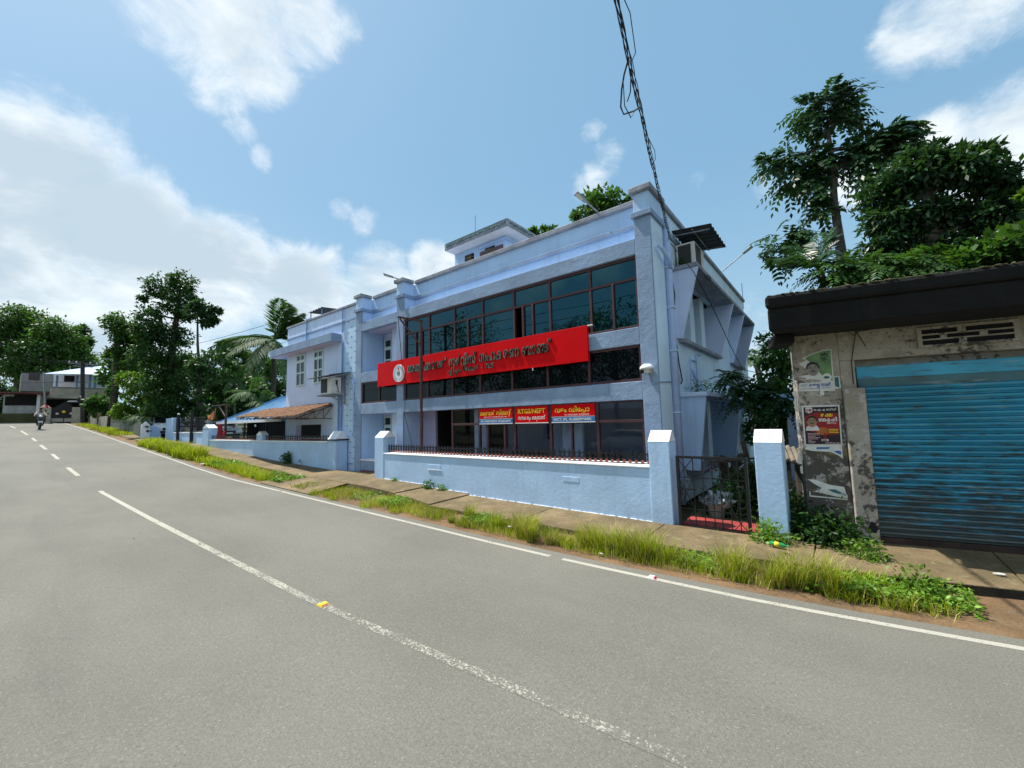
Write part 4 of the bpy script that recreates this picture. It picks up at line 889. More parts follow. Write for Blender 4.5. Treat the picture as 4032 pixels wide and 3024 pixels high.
MB().bar((-27.9, 7.18, 1.955), (-34.0, 7.18, 1.955), .05, .14).build('rail_plinth', M_black, tr)
for x, y, top, lab in ((-29.65, 7.0, 3.12, 'taller black steel post standing in front of the railing wall'), (-32.6, 7.0, 3.02, 'shorter black steel post with a white cap by the railing wall')):
    t = thing('steel_post', lab, 'post', (x, y, G(x)), 'black posts along the wall'); MB().tube([(x, y, G(x)), (x, y, top)], .085, 10).build('post', mat('navy_black_post', (.010, .012, .022), .5, .1, 5, 0), t)
    if top < 3.1: MB().ball((x, y, top+.04), .07, .07, .06).build('post_cap', M_white, t)
# gabled white entrance pillar, grey wall and the walls beyond
w4 = thing('entrance_pillar', 'white gabled entrance pillar with a black diamond and a curved wing', 'pillar', (-36.5, 6.3, 1.4))
MB().prism([(-36.7, 5.89, 1.35), (-36.7, 6.33, 1.35), (-36.7, 6.33, 2.42), (-36.7, 6.12, 2.68), (-36.7, 5.89, 2.46)], (.25, 0, 0)).build('pillar_shaft', M_white, w4, bevel=.01)
MB().prism([(-36.8, 6.332, 1.35), (-36.8, 6.95, 1.35), (-36.8, 6.95, 2.1), (-36.8, 6.83, 2.26), (-36.8, 6.6, 2.4), (-36.8, 6.332, 2.42)], (.18, 0, 0)).build('wing_wall', M_wallb, w4, bevel=.01)
MB().prism([(-36.455, 6.11, 2.04), (-36.455, 6.21, 1.92), (-36.455, 6.31, 2.04), (-36.455, 6.21, 2.16)], (.02, 0, 0)).prism([(-36.455, 6.30, 2.02), (-36.455, 6.42, 2.02), (-36.455, 6.42, 2.07), (-36.455, 6.30, 2.07)], (.02, 0, 0)).build('diamond', M_black, w4)
M_gwall = mat('streaked_grey_green_wall', (.155, .18, .155), .9, .15, 1.5, .1, 20, streak=((.32, .33, .28), .5, 6))
gw = thing('compound_wall', 'plain streaked grey green compound wall beyond the entrance pillar', 'wall', (-43.5, 6.1, 1.6))
b = MB(); wall_run(b, Vector((-37.6, 6.35, 0)), Vector((-48.5, 5.87, 0)), lambda x: G(x)-.2, 2.95, .2); o = b.build('wall_body', M_gwall, gw)
b = MB(); wall_run(b, Vector((-37.5, 6.33, 0)), Vector((-48.6, 5.85, 0)), lambda x: 2.952, 3.02, .24); b.build('coping', M_conc, gw)
M_cream = mat('cream_wall', (.42, .39, .32), .85, .1, 2, .05, 20, stains=(((.22, .2, .17), 1.5, .5, .8, .4),))
cw = thing('compound_wall', 'low cream compound wall running up to the far gate', 'wall', (-55, 5.8, 2.7))
for a, c, zt, m in (((-49, 5.95), (-52.5, 6.1), 3.25, M_gwall), ((-52.6, 6.1), (-56.2, 5.9), 3.5, M_cream), ((-56.3, 5.9), (-60.8, 5.75), 3.85, M_cream)):
    b = MB(); wall_run(b, Vector((*a, 0)), Vector((*c, 0)), lambda x: G(x)-.2, zt, .2); b.build('wall_body', m, cw)
for x, y, zt in ((-56.25, 5.85, 3.9), (-60.9, 5.7, 4.0)): box('wall_post', M_conc, x-.1, x+.1, y-.05, y+.2, 2.4, zt, cw)

# ------------------------------------------------------------------ the far end of the road: gate, house, shed, pole
def hx(name, m, p0, p1, X, th, parent, bv=0):
    a, c = onX(*p0, X), onX(*p1, X); return box(name, m, X-th, X, min(a.y, c.y), max(a.y, c.y), min(a.z, c.z), max(a.z, c.z), parent, bv)
hs = thing('far_house', 'two storey cream house with a blue sheet roof at the end of the road', 'house', (-69, 5, 3.2))
XH_ = -66.
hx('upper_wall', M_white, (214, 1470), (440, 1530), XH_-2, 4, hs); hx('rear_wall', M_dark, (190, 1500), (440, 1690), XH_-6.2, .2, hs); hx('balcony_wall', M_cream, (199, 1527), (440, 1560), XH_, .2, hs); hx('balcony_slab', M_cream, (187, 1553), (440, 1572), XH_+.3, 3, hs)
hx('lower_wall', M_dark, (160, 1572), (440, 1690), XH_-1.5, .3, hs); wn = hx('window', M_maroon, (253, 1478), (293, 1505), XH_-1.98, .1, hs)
for k in range(3): hx('pane', M_glassW, (256+k*12.5, 1481), (265+k*12.5, 1502), XH_-1.96, .04, wn)
for px in (222, 301, 352, 372): hx('balcony_post', M_pipegr, (px, 1478), (px+5, 1528), XH_-.05, .12, hs)
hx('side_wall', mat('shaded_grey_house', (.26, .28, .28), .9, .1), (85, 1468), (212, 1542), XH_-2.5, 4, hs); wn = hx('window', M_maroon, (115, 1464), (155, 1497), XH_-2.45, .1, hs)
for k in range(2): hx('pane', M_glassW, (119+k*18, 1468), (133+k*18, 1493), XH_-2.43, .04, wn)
r0 = [onX(170, 1471, XH_+1.2), onX(425, 1474, XH_+1.2), onX(450, 1436, XH_-5), onX(330, 1448, XH_-5)]
for k in range(12):
    t0, t1 = k/12, (k+.97)/12; b = MB(); p, q, r_, s = r0[0].lerp(r0[1], t0), r0[0].lerp(r0[1], t1), r0[3].lerp(r0[2], t1), r0[3].lerp(r0[2], t0); b.hexa([v-Vector((0, 0, .06)) for v in (p, q, r_, s)], [p, q, r_, s]); b.build('roof_sheet', mat('pale_blue_sheet', (.45, .58, .75), .4, .15, 1, 0) if k == 0 else bpy.data.materials['pale_blue_sheet'], hs)
hx('lean_to_roof', M_white, (270, 1577), (360, 1583), XH_+1.5, 2, hs)
fsd = thing('roadside_shed', 'low shed with white boards and dark openings across the far bend', 'shed', (-64, 1, 3.2))
hx('wall', mat('grey_white_boards', (.42, .43, .42), .85, .15), (15, 1552), (160, 1640), -65, .3, fsd); hx('opening', M_dark, (57, 1553), (150, 1597), -64.97, .05, fsd); hx('opening', M_dark, (21, 1561), (54, 1597), -64.97, .05, fsd)
hx('roof', mat('red_rusty_roof', (.17, .05, .05), .8, .2), (-60, 1541), (195, 1551), -63.8, 4, fsd); hx('post', M_white, (147, 1553), (153, 1640), -64.6, .1, fsd); hx('plinth', M_soil, (-40, 1628), (150, 1675), -64.3, .3, fsd)
hx('corner_wall', M_cream, (150, 1551), (178, 1600), -65.2, .3, fsd)
gp_ = []
M_redcap = mat('red_tile_cap', (.28, .05, .05), .7, .1)
for (pa, pb, lab) in (((160, 1604), (198, 1664), 'cream gate pillar with red cap left of the black gate'), ((285, 1604), (316, 1668), 'cream gate pillar right of the black gate')):
    t = thing('gate_pillar', lab, 'pillar', onX((pa[0]+pb[0])/2, pb[1], -62), 'far gate pillars'); hx('pillar_shaft', M_cream, pa, (pb[0], pb[1]+4), -62, .8, t, .02); a, c = onX(pa[0]-2, pa[1], -61.95), onX(pb[0]+2, pa[1], -61.95)
    if pa[0] < 200:
        zc = onX(180, 1590, -62).z; MB().hexa([(-61.9, a.y, a.z), (-61.9, c.y, a.z), (-62.9, c.y, a.z), (-62.9, a.y, a.z)], [(-62.38, (a.y+c.y)/2-.02, zc), (-62.38, (a.y+c.y)/2+.02, zc), (-62.42, (a.y+c.y)/2+.02, zc), (-62.42, (a.y+c.y)/2-.02, zc)]).build('pillar_cap', M_redcap, t)
        hx('panel_inset', M_conc, (177, 1612), (180, 1660), -61.97, .05, t)
fg = thing('house_gate', 'black sheet metal gate with arched top and small yellow disc', 'gate', onX(240, 1664, -62.2))
a_, c_ = onX(200, 1664, -62.2), onX(284, 1667, -62.2); zt0 = onX(200, 1608, -62.2).z; zt1 = onX(250, 1580, -62.2).z; zt2 = onX(284, 1600, -62.2).z
MB().prism([(-62.2, a_.y, a_.z), (-62.2, c_.y, c_.z), (-62.2, c_.y, zt2), (-62.2, a_.y+(c_.y-a_.y)*.75, zt1-.1), (-62.2, a_.y+(c_.y-a_.y)*.6, zt1), (-62.2, a_.y+(c_.y-a_.y)*.35, zt1-.35), (-62.2, a_.y, zt0)], (-.06, 0, 0)).build('gate_leaf', M_black, fg)
yd_ = onX(251, 1621, -62.1); MB().lathe((-62.15, yd_.y, yd_.z), [(0, 0), (.13, 0), (.13, .03), (0, .03)], 12, 'X').build('disc', M_signyel, fg)
hx('pale_panel', M_cream, (202, 1647), (248, 1660), -62.13, .04, fg); hx('pale_panel', M_cream, (253, 1647), (282, 1660), -62.13, .04, fg)
for q in ((225, 1629), (279, 1628)): p_ = onX(*q, -62.1); MB().lathe((-62.13, p_.y, p_.z), [(0, 0), (.12, 0), (.12, .02), (0, .02)], 5, 'X').build('star', M_signpnk, fg)
ep = thing('electric_pole', 'dark concrete electric pole with cross arms near the far gate', 'pole', (-61, 5.25, 3.0), 'electric poles')
MB().bar((-61, 5.25, 2.9), (-61, 4.95, 9.35), .42, .30).build('post', mat('dark_concrete_pole', (.045, .042, .042), .9, .2), ep)
for z, w_ in ((9.1, 1.1), (8.85, .7), (7.2, .6)): MB().bar((-60.9, 5.0-w_, z), (-60.9, 5.0+w_, z), .10).build('cross_arm', M_gi, ep)
for y in (-1, -.5, .5, 1): MB().ball((-60.9, 5+y, 9.25), .07, .07, .11).build('insulator', M_white, ep)
MB().ball((-60.7, 5.0, 5.4), .35, .3, .4, 8, 6).build('cable_box', M_black, ep)
tpole = thing('thin_pole', 'thin pale pole behind the left gate pillar', 'pole', onX(180, 1600, -63)); p_ = onX(172, 1465, -63); q_ = onX(182, 1600, -63); MB().tube([(-63, q_.y, q_.z-1), (-63, p_.y, p_.z)], .09, 8).build('post', M_gi, tpole)
rp = thing('red_cap_pillar', 'dark brick pillar with a red pyramid cap behind the grey wall', 'pillar', onX(452, 1660, -54)); hx('pillar_shaft', M_rusty, (440, 1611), (463, 1660), -54, .5, rp); a, c, tt = onX(438, 1611, -53.9), onX(466, 1611, -53.9), onX(452, 1598, -54)
MB().hexa([(-53.8, a.y, a.z), (-53.8, c.y, a.z), (-54.7, c.y, a.z), (-54.7, a.y, a.z)], [(-54.2, tt.y-.02, tt.z), (-54.2, tt.y+.02, tt.z), (-54.3, tt.y+.02, tt.z), (-54.3, tt.y-.02, tt.z)]).build('pillar_cap', M_redcap, rp)
# overhead wires
def wire(label, a, c, sag, r=.018, g='overhead wires'):
    a, c = Vector(a), Vector(c); pts = [a.lerp(c, t/16)-Vector((0, 0, sag*4*(t/16)*(1-t/16))) for t in range(17)]
    o = MB().tube(pts, r, 4).build('overhead_wire', M_cable); tag(o, label, 'wire', g); return o
wl = ['overhead wire sagging from the far electric pole to the left', ]
for k, (y, z) in enumerate(((4.0, 9.3), (4.5, 9.3), (5.5, 9.3), (6, 9.3), (5, 7.3))):
    wire(('uppermost overhead wire leaving the far electric pole to the left', 'second overhead wire leaving the far pole to the left', 'third overhead wire leaving the far pole to the left', 'fourth overhead wire leaving the far pole to the left', 'lowest overhead wire leaving the far pole to the left')[k], (-60.9, y, z), (-34-2*k, -16-k, 9.5-.4*k), .7+.15*k)
for k, (y, z) in enumerate(((4.0, 9.3), (6, 9.3), (5.2, 8.8))): wire(('thin wire from the left end of the far pole to the tall trees', 'thin wire from the right end of the far pole to the tall trees', 'thin wire from the lower cross arm to the tall trees')[k], (-60.9, y, z), (-30, 13+k, 10.2-.5*k), .8, .015)

# ------------------------------------------------------------------ scooter and rider
scx, scy = -50.0, 1.95; scz = G(scx)
TS = lambda p: Vector((scx+p.x, scy+p.y, scz+p.z-.064*p.x*0))
sct = thing('scooter', 'black scooter coming towards the camera at the far end of the road', 'scooter', (scx, scy, scz))
M_tyre = mat('tyre', (.015, .015, .015), .9, 0, 1, 0); M_bodyk = mat('black_scooter_paint', (.012, .012, .014), .25, 0, 1, 0, coat=.6)
for x in (.62, -.62): wh = MB(TS).lathe((x, 0, .25), [(.0, -.05), (.18, -.05), (.25, -.03), (.25, .03), (.18, .05), (0, .05)], 18, 'Y').build('wheel', M_tyre, sct); MB(TS).lathe((x, 0, .25), [(0, -.06), (.12, -.06), (.12, .06), (0, .06)], 12, 'Y').build('rim', M_gi, wh)
MB(TS).hexa([(.52, -.10, .38), (.72, -.07, .38), (.72, .07, .38), (.52, .10, .38)], [(.36, -.20, .95), (.50, -.14, .98), (.50, .14, .98), (.36, .20, .95)]).build('front_shield', M_bodyk, sct, bevel=.03)
MB(TS).hexa([(.48, -.07, .36), (.80, -.05, .40), (.80, .05, .40), (.48, .07, .36)], [(.48, -.07, .50), (.76, -.05, .52), (.76, .05, .52), (.48, .07, .50)]).build('front_mudguard', M_bodyk, sct, bevel=.02)
MB(TS).ball((.40, 0, 1.06), .14, .20, .12, 12, 8).build('handlebar_cowl', M_bodyk, sct, smooth=True); MB(TS).ball((.52, 0, 1.05), .05, .12, .07, 10, 6).build('headlight', M_white, sct, smooth=True); MB(TS).box(.70, .72, -.13, .13, .56, .66).build('number_plate', M_white, sct)
MB(TS).tube([(.36, -.36, 1.06), (.38, 0, 1.08), (.36, .36, 1.06)], .02, 6).build('handlebar', M_black, sct)
for s in (-1, 1): MB(TS).tube([(.38, s*.3, 1.08), (.36, s*.38, 1.26)], .01, 5).ball((.36, s*.40, 1.28), .02, .07, .045, 8, 5).build('mirror', M_black, sct)
MB(TS).hexa([(-.75, -.16, .40), (.40, -.14, .28), (.40, .14, .28), (-.75, .16, .40)], [(-.80, -.14, .72), (-.05, -.16, .70), (-.05, .16, .70), (-.80, .14, .72)]).build('body', M_bodyk, sct, bevel=.04); MB(TS).hexa([(-.80, -.14, .722), (0, -.15, .702), (0, .15, .702), (-.80, .14, .722)], [(-.78, -.12, .82), (-.04, -.13, .79), (-.04, .13, .79), (-.78, .12, .82)]).build('seat', M_black, sct, bevel=.03)
def skin(name, verts, edges, rad, m, parent, T):
    me = bpy.data.meshes.new(name); org = T(Vector((0, 0, 0))); me.from_pydata([tuple(T(Vector(v))-org) for v in verts], edges, []); me.materials.append(m); o = bpy.data.objects.new(name, me); link(o); place(o, org, parent)
    s = o.modifiers.new('s', 'SKIN'); 
    for k, r_ in enumerate(rad): me.skin_vertices[0].data[k].radius = (r_, r_)
    me.skin_vertices[0].data[0].use_root = True; ss = o.modifiers.new('ss', 'SUBSURF'); ss.levels = 2; ss.render_levels = 2; return o
M_skin = mat('brown_skin', (.20, .10, .065), .6, .05, 8, 0); M_shirt = mat('white_shirt', (.62, .64, .62), .8, .1, 8, .05); M_trous = mat('dark_trousers', (.02, .022, .03), .85, .1, 8, 0)
rider = thing('person', 'scooter rider in a pale shirt and dark trousers, both hands on the handlebar', 'person', (scx-.2, scy, scz+.8))
V_ = [(-.28, 0, .86), (-.25, 0, 1.05), (-.20, 0, 1.25), (-.16, 0, 1.40), (-.13, 0, 1.50), (-.10, 0, 1.57), (-.08, 0, 1.66), (-.075, 0, 1.74),
      (-.16, .17, 1.38), (-.02, .30, 1.16), (.20, .32, 1.08), (.33, .31, 1.08), (-.16, -.17, 1.38), (-.02, -.30, 1.16), (.20, -.32, 1.08), (.33, -.31, 1.08),
      (-.22, .10, .84), (.16, .17, .80), (.14, .15, .42), (.28, .15, .34), (-.22, -.10, .84), (.16, -.17, .80), (.14, -.15, .42), (.28, -.15, .34)]
Ed = [(0, 1), (1, 2), (2, 3), (3, 4), (4, 5), (5, 6), (6, 7), (3, 8), (8, 9), (9, 10), (10, 11), (3, 12), (12, 13), (13, 14), (14, 15), (0, 16), (16, 17), (17, 18), (18, 19), (0, 20), (20, 21), (21, 22), (22, 23)]
Rd = [.15, .14, .15, .14, .06, .06, .095, .06, .07, .05, .04, .045, .07, .05, .04, .045, .09, .08, .055, .05, .09, .08, .055, .05]
skin('body', V_, Ed, Rd, M_skin, rider, TS)
sv = [0, 1, 2, 3, 8, 9, 12, 13]; mp = {v: i for i, v in enumerate(sv)}
skin('shirt', [V_[i] for i in sv], [(mp[a], mp[c]) for a, c in Ed if a in mp and c in mp], [Rd[i]*1.14 for i in sv], M_shirt, rider, TS)
sv = [0, 16, 17, 18, 20, 21, 22]; mp = {v: i for i, v in enumerate(sv)}
skin('trousers', [V_[i] for i in sv], [(mp[a], mp[c]) for a, c in Ed if a in mp and c in mp], [Rd[i]*1.14 for i in sv], M_trous, rider, TS)
MB(TS).ball((-.095, 0, 1.71), .105, .095, .10, 12, 8).build('hair', M_black, rider, smooth=True); MB(TS).ball((.02, 0, 1.645), .02, .015, .025, 6, 4).build('nose', M_skin, rider)

# ------------------------------------------------------------------ parked cars
def car(label, loc, rot, paint, L=3.9, Wd=1.62, Ht=1.48, g='parked cars'):
    t = thing('parked_car', label, 'car', loc, g); t.rotation_euler = (0, 0, rot); Rm = Matrix.Rotation(rot, 4, 'Z'); lw = Vector(loc)
    def part(b, nm, m, par=t, **k):
        o = b.build(nm, m, None, **k); lo = o.location.copy(); 
        if par is t: o.parent = t
        else: o.parent = par; lo = lo - par.location
        o.location = lo; WORLD[o.name] = lw; return o
    h, w_ = L/2, Wd/2
    prof = [(-h, .35), (-h+.02, .75), (-h+.25, .92), (-h+.45, 1.28), (-h+.75, Ht-.04), (-.1, Ht), (.35, Ht-.06), (.95, .98), (h-.25, .84), (h-.02, .66), (h, .38), (h-.1, .22), (-h+.1, .22)]
    b = MB(); rows = []
    for s, ins in ((-1, 0), (-.86, .0), (.86, 0), (1, 0)):
        rows.append([b.pt((x, s*w_*(1-.16*max(0, (z-.9)/.6)) if abs(s) == 1 else s*w_*(1-.16*max(0, (z-.9)/.6)), (z if abs(s) < 1 else .22+(z-.22)*.965))) for x, z in prof])
    n = len(prof)
    for r0_, r1_ in zip(rows, rows[1:]):
        for k in range(n): b.f.append([r0_[k], r0_[(k+1) % n], r1_[(k+1) % n], r1_[k]])
    b.f.append(rows[0][::-1]); b.f.append(rows[-1]); part(b, 'body', paint, bevel=.03, smooth=True)
    for s in (-1, 1):
        y = s*w_*.945
        for pl_ in ([(-h+.62, .98), (-h+.82, Ht-.14), (-.12, Ht-.10), (-.12, .96)], [(-.06, .96), (-.06, Ht-.10), (.32, Ht-.15), (.82, .98)]): part(MB().prism([(x, y*(1-.16*max(0, (z-.9)/.6))+s*.035, z) for x, z in pl_], (0, -s*.02, 0)), 'side_window', M_glassW)
        part(MB().box(.72, .82, s*(w_+.08)-.07, s*(w_+.08)+.07, .96, 1.08), 'mirror', paint)
        for x in (-h+.68, h-.70):
            wh = part(MB().lathe((x, s*(w_-.08), .29), [(0, -.10), (.2, -.10), (.29, -.07), (.29, .07), (.2, .10), (0, .10)], 20, 'Y'), 'wheel', M_tyre); part(MB().lathe((x, s*(w_-.08), .29), [(0, -.105), (.17, -.105), (.17, .105), (0, .105)], 14, 'Y'), 'rim', M_gi, wh)
        part(MB().hexa([(h-.32, s*w_*.55-.14, .66), (h+.0, s*w_*.62-.14, .58), (h+.0, s*w_*.62+.14, .58), (h-.32, s*w_*.75+.14, .66)], [(h-.34, s*w_*.55-.14, .80), (h-.10, s*w_*.62-.14, .72), (h-.10, s*w_*.62+.14, .72), (h-.34, s*w_*.75+.14, .80)]), 'headlight', M_signwht)
        part(MB().box(-h-.012, -h+.05, s*w_*.8-.1, s*w_*.8+.1, .62, .86), 'tail_light', M_redcl)
    part(MB().hexa([(.40, -w_*.78, Ht-.06), (.98, -w_*.86, 1.0), (.98, w_*.86, 1.0), (.40, w_*.78, Ht-.06)], [(.42, -w_*.76, Ht-.035), (1.0, -w_*.84, 1.02), (1.0, w_*.84, 1.02), (.42, w_*.76, Ht-.035)]), 'windscreen', M_glassW)
    part(MB().box(h-.04, h+.02, -w_*.5, w_*.5, .46, .64), 'grille', M_black); part(MB().box(h-.09, h+.012, -w_*.8, w_*.8, .28, .42), 'bumper_intake', M_black); part(MB().box(h+.021, h+.03, -.24, .24, .42, .52), 'number_plate', M_signwht)
    return t
M_silver = mat('silver_car_paint', (.42, .43, .43), .3, 0, 1, 0, metal=.4, coat=.5); M_wcar = mat('white_car_paint', (.75, .76, .76), .25, 0, 1, 0, coat=.6)
car('silver car parked in the yard behind the annex wall', (-34.6, 9.6, 1.3), R(4), M_silver, 4.1, 1.7, 1.34)
car('white car with black grille nosing out beside the entrance pillar', (-38.6, 7.55, G(-38.6)-.02), R(-3), M_wcar, 4.0, 1.7, 1.45)
car('white hatchback parked across the road and mirrored in the shop glass', (-9.0, -3.9, .0), R(180), M_wcar, 3.9, 1.65, 1.55)
tag(MB().hexa([(-31.9, 8.9, 1.3), (-31.2, 8.9, 1.3), (-31.2, 9.0, 1.3), (-31.9, 9.0, 1.3)], [(-31.8, 8.9, 2.6), (-31.35, 8.9, 2.6), (-31.35, 9.0, 2.6), (-31.8, 9.0, 2.6)]).build('red_cloth', M_redcl), 'red cloth hanging behind the tall railing', 'cloth')
# flag and rusty gantry in the annex yard
fl = thing('flag', 'faded torn orange flag on a thin pole in the annex yard', 'flag', (-29.4, 7.9, 1.3)); MB().tube([(-29.45, 7.95, 1.2), (-29.12, 7.95, 3.36)], .018, 6).build('flag_pole', M_black, fl)
b = MB(); 
fp = [(-29.12, 3.34), (-29.3, 3.16), (-29.55, 3.05), (-29.9, 2.97), (-30.3, 2.90), (-30.15, 2.76), (-30.2, 2.6), (-29.95, 2.68), (-29.8, 2.52), (-29.6, 2.66), (-29.4, 2.60), (-29.22, 2.7)]
b.hexa([(x, 7.95+.05*math.sin(x*9), z) for x, z in fp], [(x, 7.96+.05*math.sin(x*9), z) for x, z in fp]); b.build('flag_cloth', M_orange, fl)
MB().hexa([(-29.30, 7.93, 2.1), (-29.05, 7.93, 2.3), (-29.05, 7.95, 2.3), (-29.3, 7.95, 2.1)], [(-29.38, 7.93, 1.75), (-29.25, 7.93, 1.8), (-29.25, 7.95, 1.8), (-29.38, 7.95, 1.75)]).build('flag_streamer', M_orange, fl)
gp2 = thing('gantry_pole', 'rusty red steel pole with a braced arm in the annex yard', 'pole', (-27.3, 8, .9)); MB().tube([(-27.3, 8, .9), (-27.3, 8, 3.48)], .06, 8).build('post', M_rusty, gp2); MB().bar((-27.25, 8, 3.46), (-29.4, 8.0, 3.48), .06).build('arm', M_rusty, gp2); MB().bar((-27.3, 8, 2.7), (-28.6, 8, 3.45), .05).build('brace', M_rusty, gp2)
tag(MB().ball((-27.15, 7.9, 1.65), .12, .08, .3, 8, 6).build('red_cloth', M_redcl), 'small red cloth tied to the foot of the rusty pole', 'cloth')
# ------------------------------------------------------------------ old shop on the right, turned 12.7 degrees
SA = R(12.7); SU = Vector((math.cos(SA), math.sin(SA), 0)); SN = Vector((-math.sin(SA), math.cos(SA), 0)); S0 = Vector((.32, 8.2, 0))
def TSh(p):                                  # u along the front, v into the shop (its side runs square to the road)
    v = min(p.y, -.3); return S0+SU*p.x+SN*v+Vector((.06, 1, 0))*max(0, p.y+.3)*1.0+Vector((0, 0, p.z)) if p.y > .45 else S0+SU*p.x+SN*p.y+Vector((0, 0, p.z))
def oldwall(nm, lit_clean=False):
    m = bpy.data.materials.new(nm); m.use_nodes = True; k = NT(m.node_tree); p = k.n['Principled BSDF']; P = k.add('ShaderNodeNewGeometry').outputs['Position']
    sz = k.add('ShaderNodeSeparateXYZ'); k.set(sz, 0, P)
    c = k.mix(k.mr(k.noise(P, 1.4, 5, .6), .35, .65), (.30, .265, .215), (.43, .39, .34))
    reg = k.noise(P, 1.5, 4, .55); n2 = k.noise(P, 9, 9, .74)
    low = k.mr(sz.outputs['Z'], 2.4, 1.3, 0, .10 if lit_clean else .22, False)
    tot = k.math('ADD', k.math('ADD', n2, k.math('MULTIPLY', k.math('SUBTRACT', reg, .5), .55)), low)
    c = k.mix(k.math('MULTIPLY', k.mr(tot, .62 if lit_clean else .545, .70 if lit_clean else .64), .92), c, (.050, .046, .042))
    c = k.mix(k.math('MULTIPLY', k.mr(k.noise(P, 2.6, 7, .7), .55, .68), .5), c, (.15, .125, .08))
    c = k.mix(k.math('MULTIPLY', k.mr(k.noise(k.vmath('ADD', P, (7, 3, 2)).outputs[0], 6.5, 8, .74), .54, .62), .7), c, (.50, .47, .45))
    c = k.mix(k.math('MULTIPLY', k.mr(k.noise(k.vmath('ADD', P, (1, 9, 4)).outputs[0], 2.4, 6, .7), .58, .70), .55), c, (.24, .20, .07))
    c = k.mix(k.mr(k.noise(P, 30, 5, .8), .58, .66, 0, .75), c, (.05, .046, .042))
    k.set(p, 'Base Color', c); p.inputs['Roughness'].default_value = .92
    bn = k.add('ShaderNodeBump'); k.set(bn, 'Height', n2); bn.inputs['Strength'].default_value = .7; bn.inputs['Distance'].default_value = .012; k.set(p, 'Normal', bn.outputs[0]); return m
M_old = oldwall('mouldy_old_plaster'); M_oldp = oldwall('stained_lit_plaster', True)  # pilaster copy: less mould and paler, its sunlit look put into the colour
M_fasc = mat('black_mould_concrete', (.006, .006, .0062), .95, .3, 2.5, .3, 14, streak=((.016, .015, .013), .5, 5), stains=(((.016, .018, .008), 4, .6, .8, .4),))
def shutterpaint(nm, base, rust):
    m = bpy.data.materials.new(nm); m.use_nodes = True; k = NT(m.node_tree); p = k.n['Principled BSDF']; P = k.add('ShaderNodeNewGeometry').outputs['Position']
    sz = k.add('ShaderNodeSeparateXYZ'); k.set(sz, 0, P)
    c = k.mix(k.mr(k.noise(P, 1.1, 4, .6), .3, .7), base, tuple(min(1, q*1.35) for q in base))
    low = k.mr(sz.outputs['Z'], 1.9, .25, 0, rust, False)
    st = k.noise(k.scalevec(P, 3., 3., 24), 1., 7, .66)
    c = k.mix(k.math('MULTIPLY', k.mr(k.math('ADD', st, low), .55, .68), .85), c, (.065, .064, .056))
    c = k.mix(k.math('MULTIPLY', k.mr(k.noise(k.scalevec(k.vmath('ADD', P, (3, 1, 8)).outputs[0], 1.5, 1.5, 12), 1., 6, .7), .57, .68), .55), c, (.30, .40, .42))
    c = k.mix(k.math('MULTIPLY', k.mr(sz.outputs['Z'], .9, .2, 0, 1, False), .55), c, (.11, .105, .09))
    k.set(p, 'Base Color', c); p.inputs['Roughness'].default_value = .5; p.inputs['Specular IOR Level'].default_value = .4; return m
M_shut = shutterpaint('blue_weathered_shutter', (.035, .25, .385), .22); M_lint = shutterpaint('blue_flaking_lintel', (.05, .32, .50), .06); M_lintd = shutterpaint('dull_blue_lintel', (.06, .16, .21), .02)
shop = thing('old_shop', 'old mouldy single storey shop with black concrete eaves and blue shutter', 'shop', TSh(Vector((1.5, 1.5, .1))))
def sb_(name, m, *a, bv=.01, p=shop): return MB(TSh).box(*a).build(name, m, p, bevel=bv)
sb_('wall_pier', M_old, -.82, -.24, .07, .40, .0, 3.40); sb_('lintel_wall', M_old, -.239, 6, .07, .40, 2.93, 3.40); sb_('side_wall', M_old, -.82, -.6, .401, 5.5, .0, 3.40)
sb_('pilaster', M_oldp, -.235, .03, 0, .35, .05, 2.49, bv=.014); sb_('wall_pier', M_old, -.239, -.05, .07, .40, 2.44, 2.929); sb_('lintel_recess', M_old, -.049, 6, .24, .34, 2.45, 2.929); 
sb_('lintel', M_lint, -.03, 6, .10, .239, 2.63, 2.82); MB(TSh).hexa([(-.03, .10, 2.629), (6, .10, 2.629), (6, .239, 2.629), (-.03, .239, 2.629)], [(.0, .17, 2.495), (6, .17, 2.495), (6, .239, 2.495), (0, .239, 2.495)]).build('lintel_chamfer', M_lintd, shop)
v = sb_('vent', M_dark, .75, 1.70, .055, .069, 3.07, 3.30, bv=0)
for u0, u1, z0, z1 in ((.70, 1.76, 3.30, 3.335), (.70, 1.76, 3.035, 3.07), (.70, .75, 3.07, 3.30), (1.70, 1.76, 3.07, 3.30), (.75, 1.70, 3.213, 3.233), (.75, 1.70, 3.138, 3.158), (1.14, 1.22, 3.234, 3.3), (.95, 1.02, 3.159, 3.212), (1.36, 1.44, 3.159, 3.212), (1.14, 1.22, 3.071, 3.137)): sb_('vent_bar', M_old, u0, u1, .03, .068, z0, z1, bv=0, p=v)
# eaves: upper band a little proud, rounded outer edge, mossy top
ev = MB(TSh); ev.box(-1.24, 6, -.70, 6, 3.38, 3.72); ev.build('eaves_beam', M_fasc, shop, bevel=.03)
MB(TSh).box(-1.27, 6, -.74, 6, 3.721, 3.925).build('eaves_band', M_fasc, shop, bevel=.05)
M_moss = mat('dry_moss', (.10, .095, .045), .95, .4, 9, .5, 40)
b = MB(TSh); mr_ = random.Random(9)
for k in range(170): u_ = -1.2+6*k/170; b.ball((u_, -.70+mr_.uniform(-.03, .05), 3.925), mr_.uniform(.02, .05), .03, mr_.uniform(.006, .02), 5, 4)
b.build('moss', M_moss, shop)['kind'] = 'stuff'
sb_('roof', M_fasc, -1.1, 6, -.5, 5.8, 3.926, 3.95)
sb_('eaves_end_beam', M_fasc, -1.15, -.86, -.35, .3, 3.22, 3.379, bv=.03)
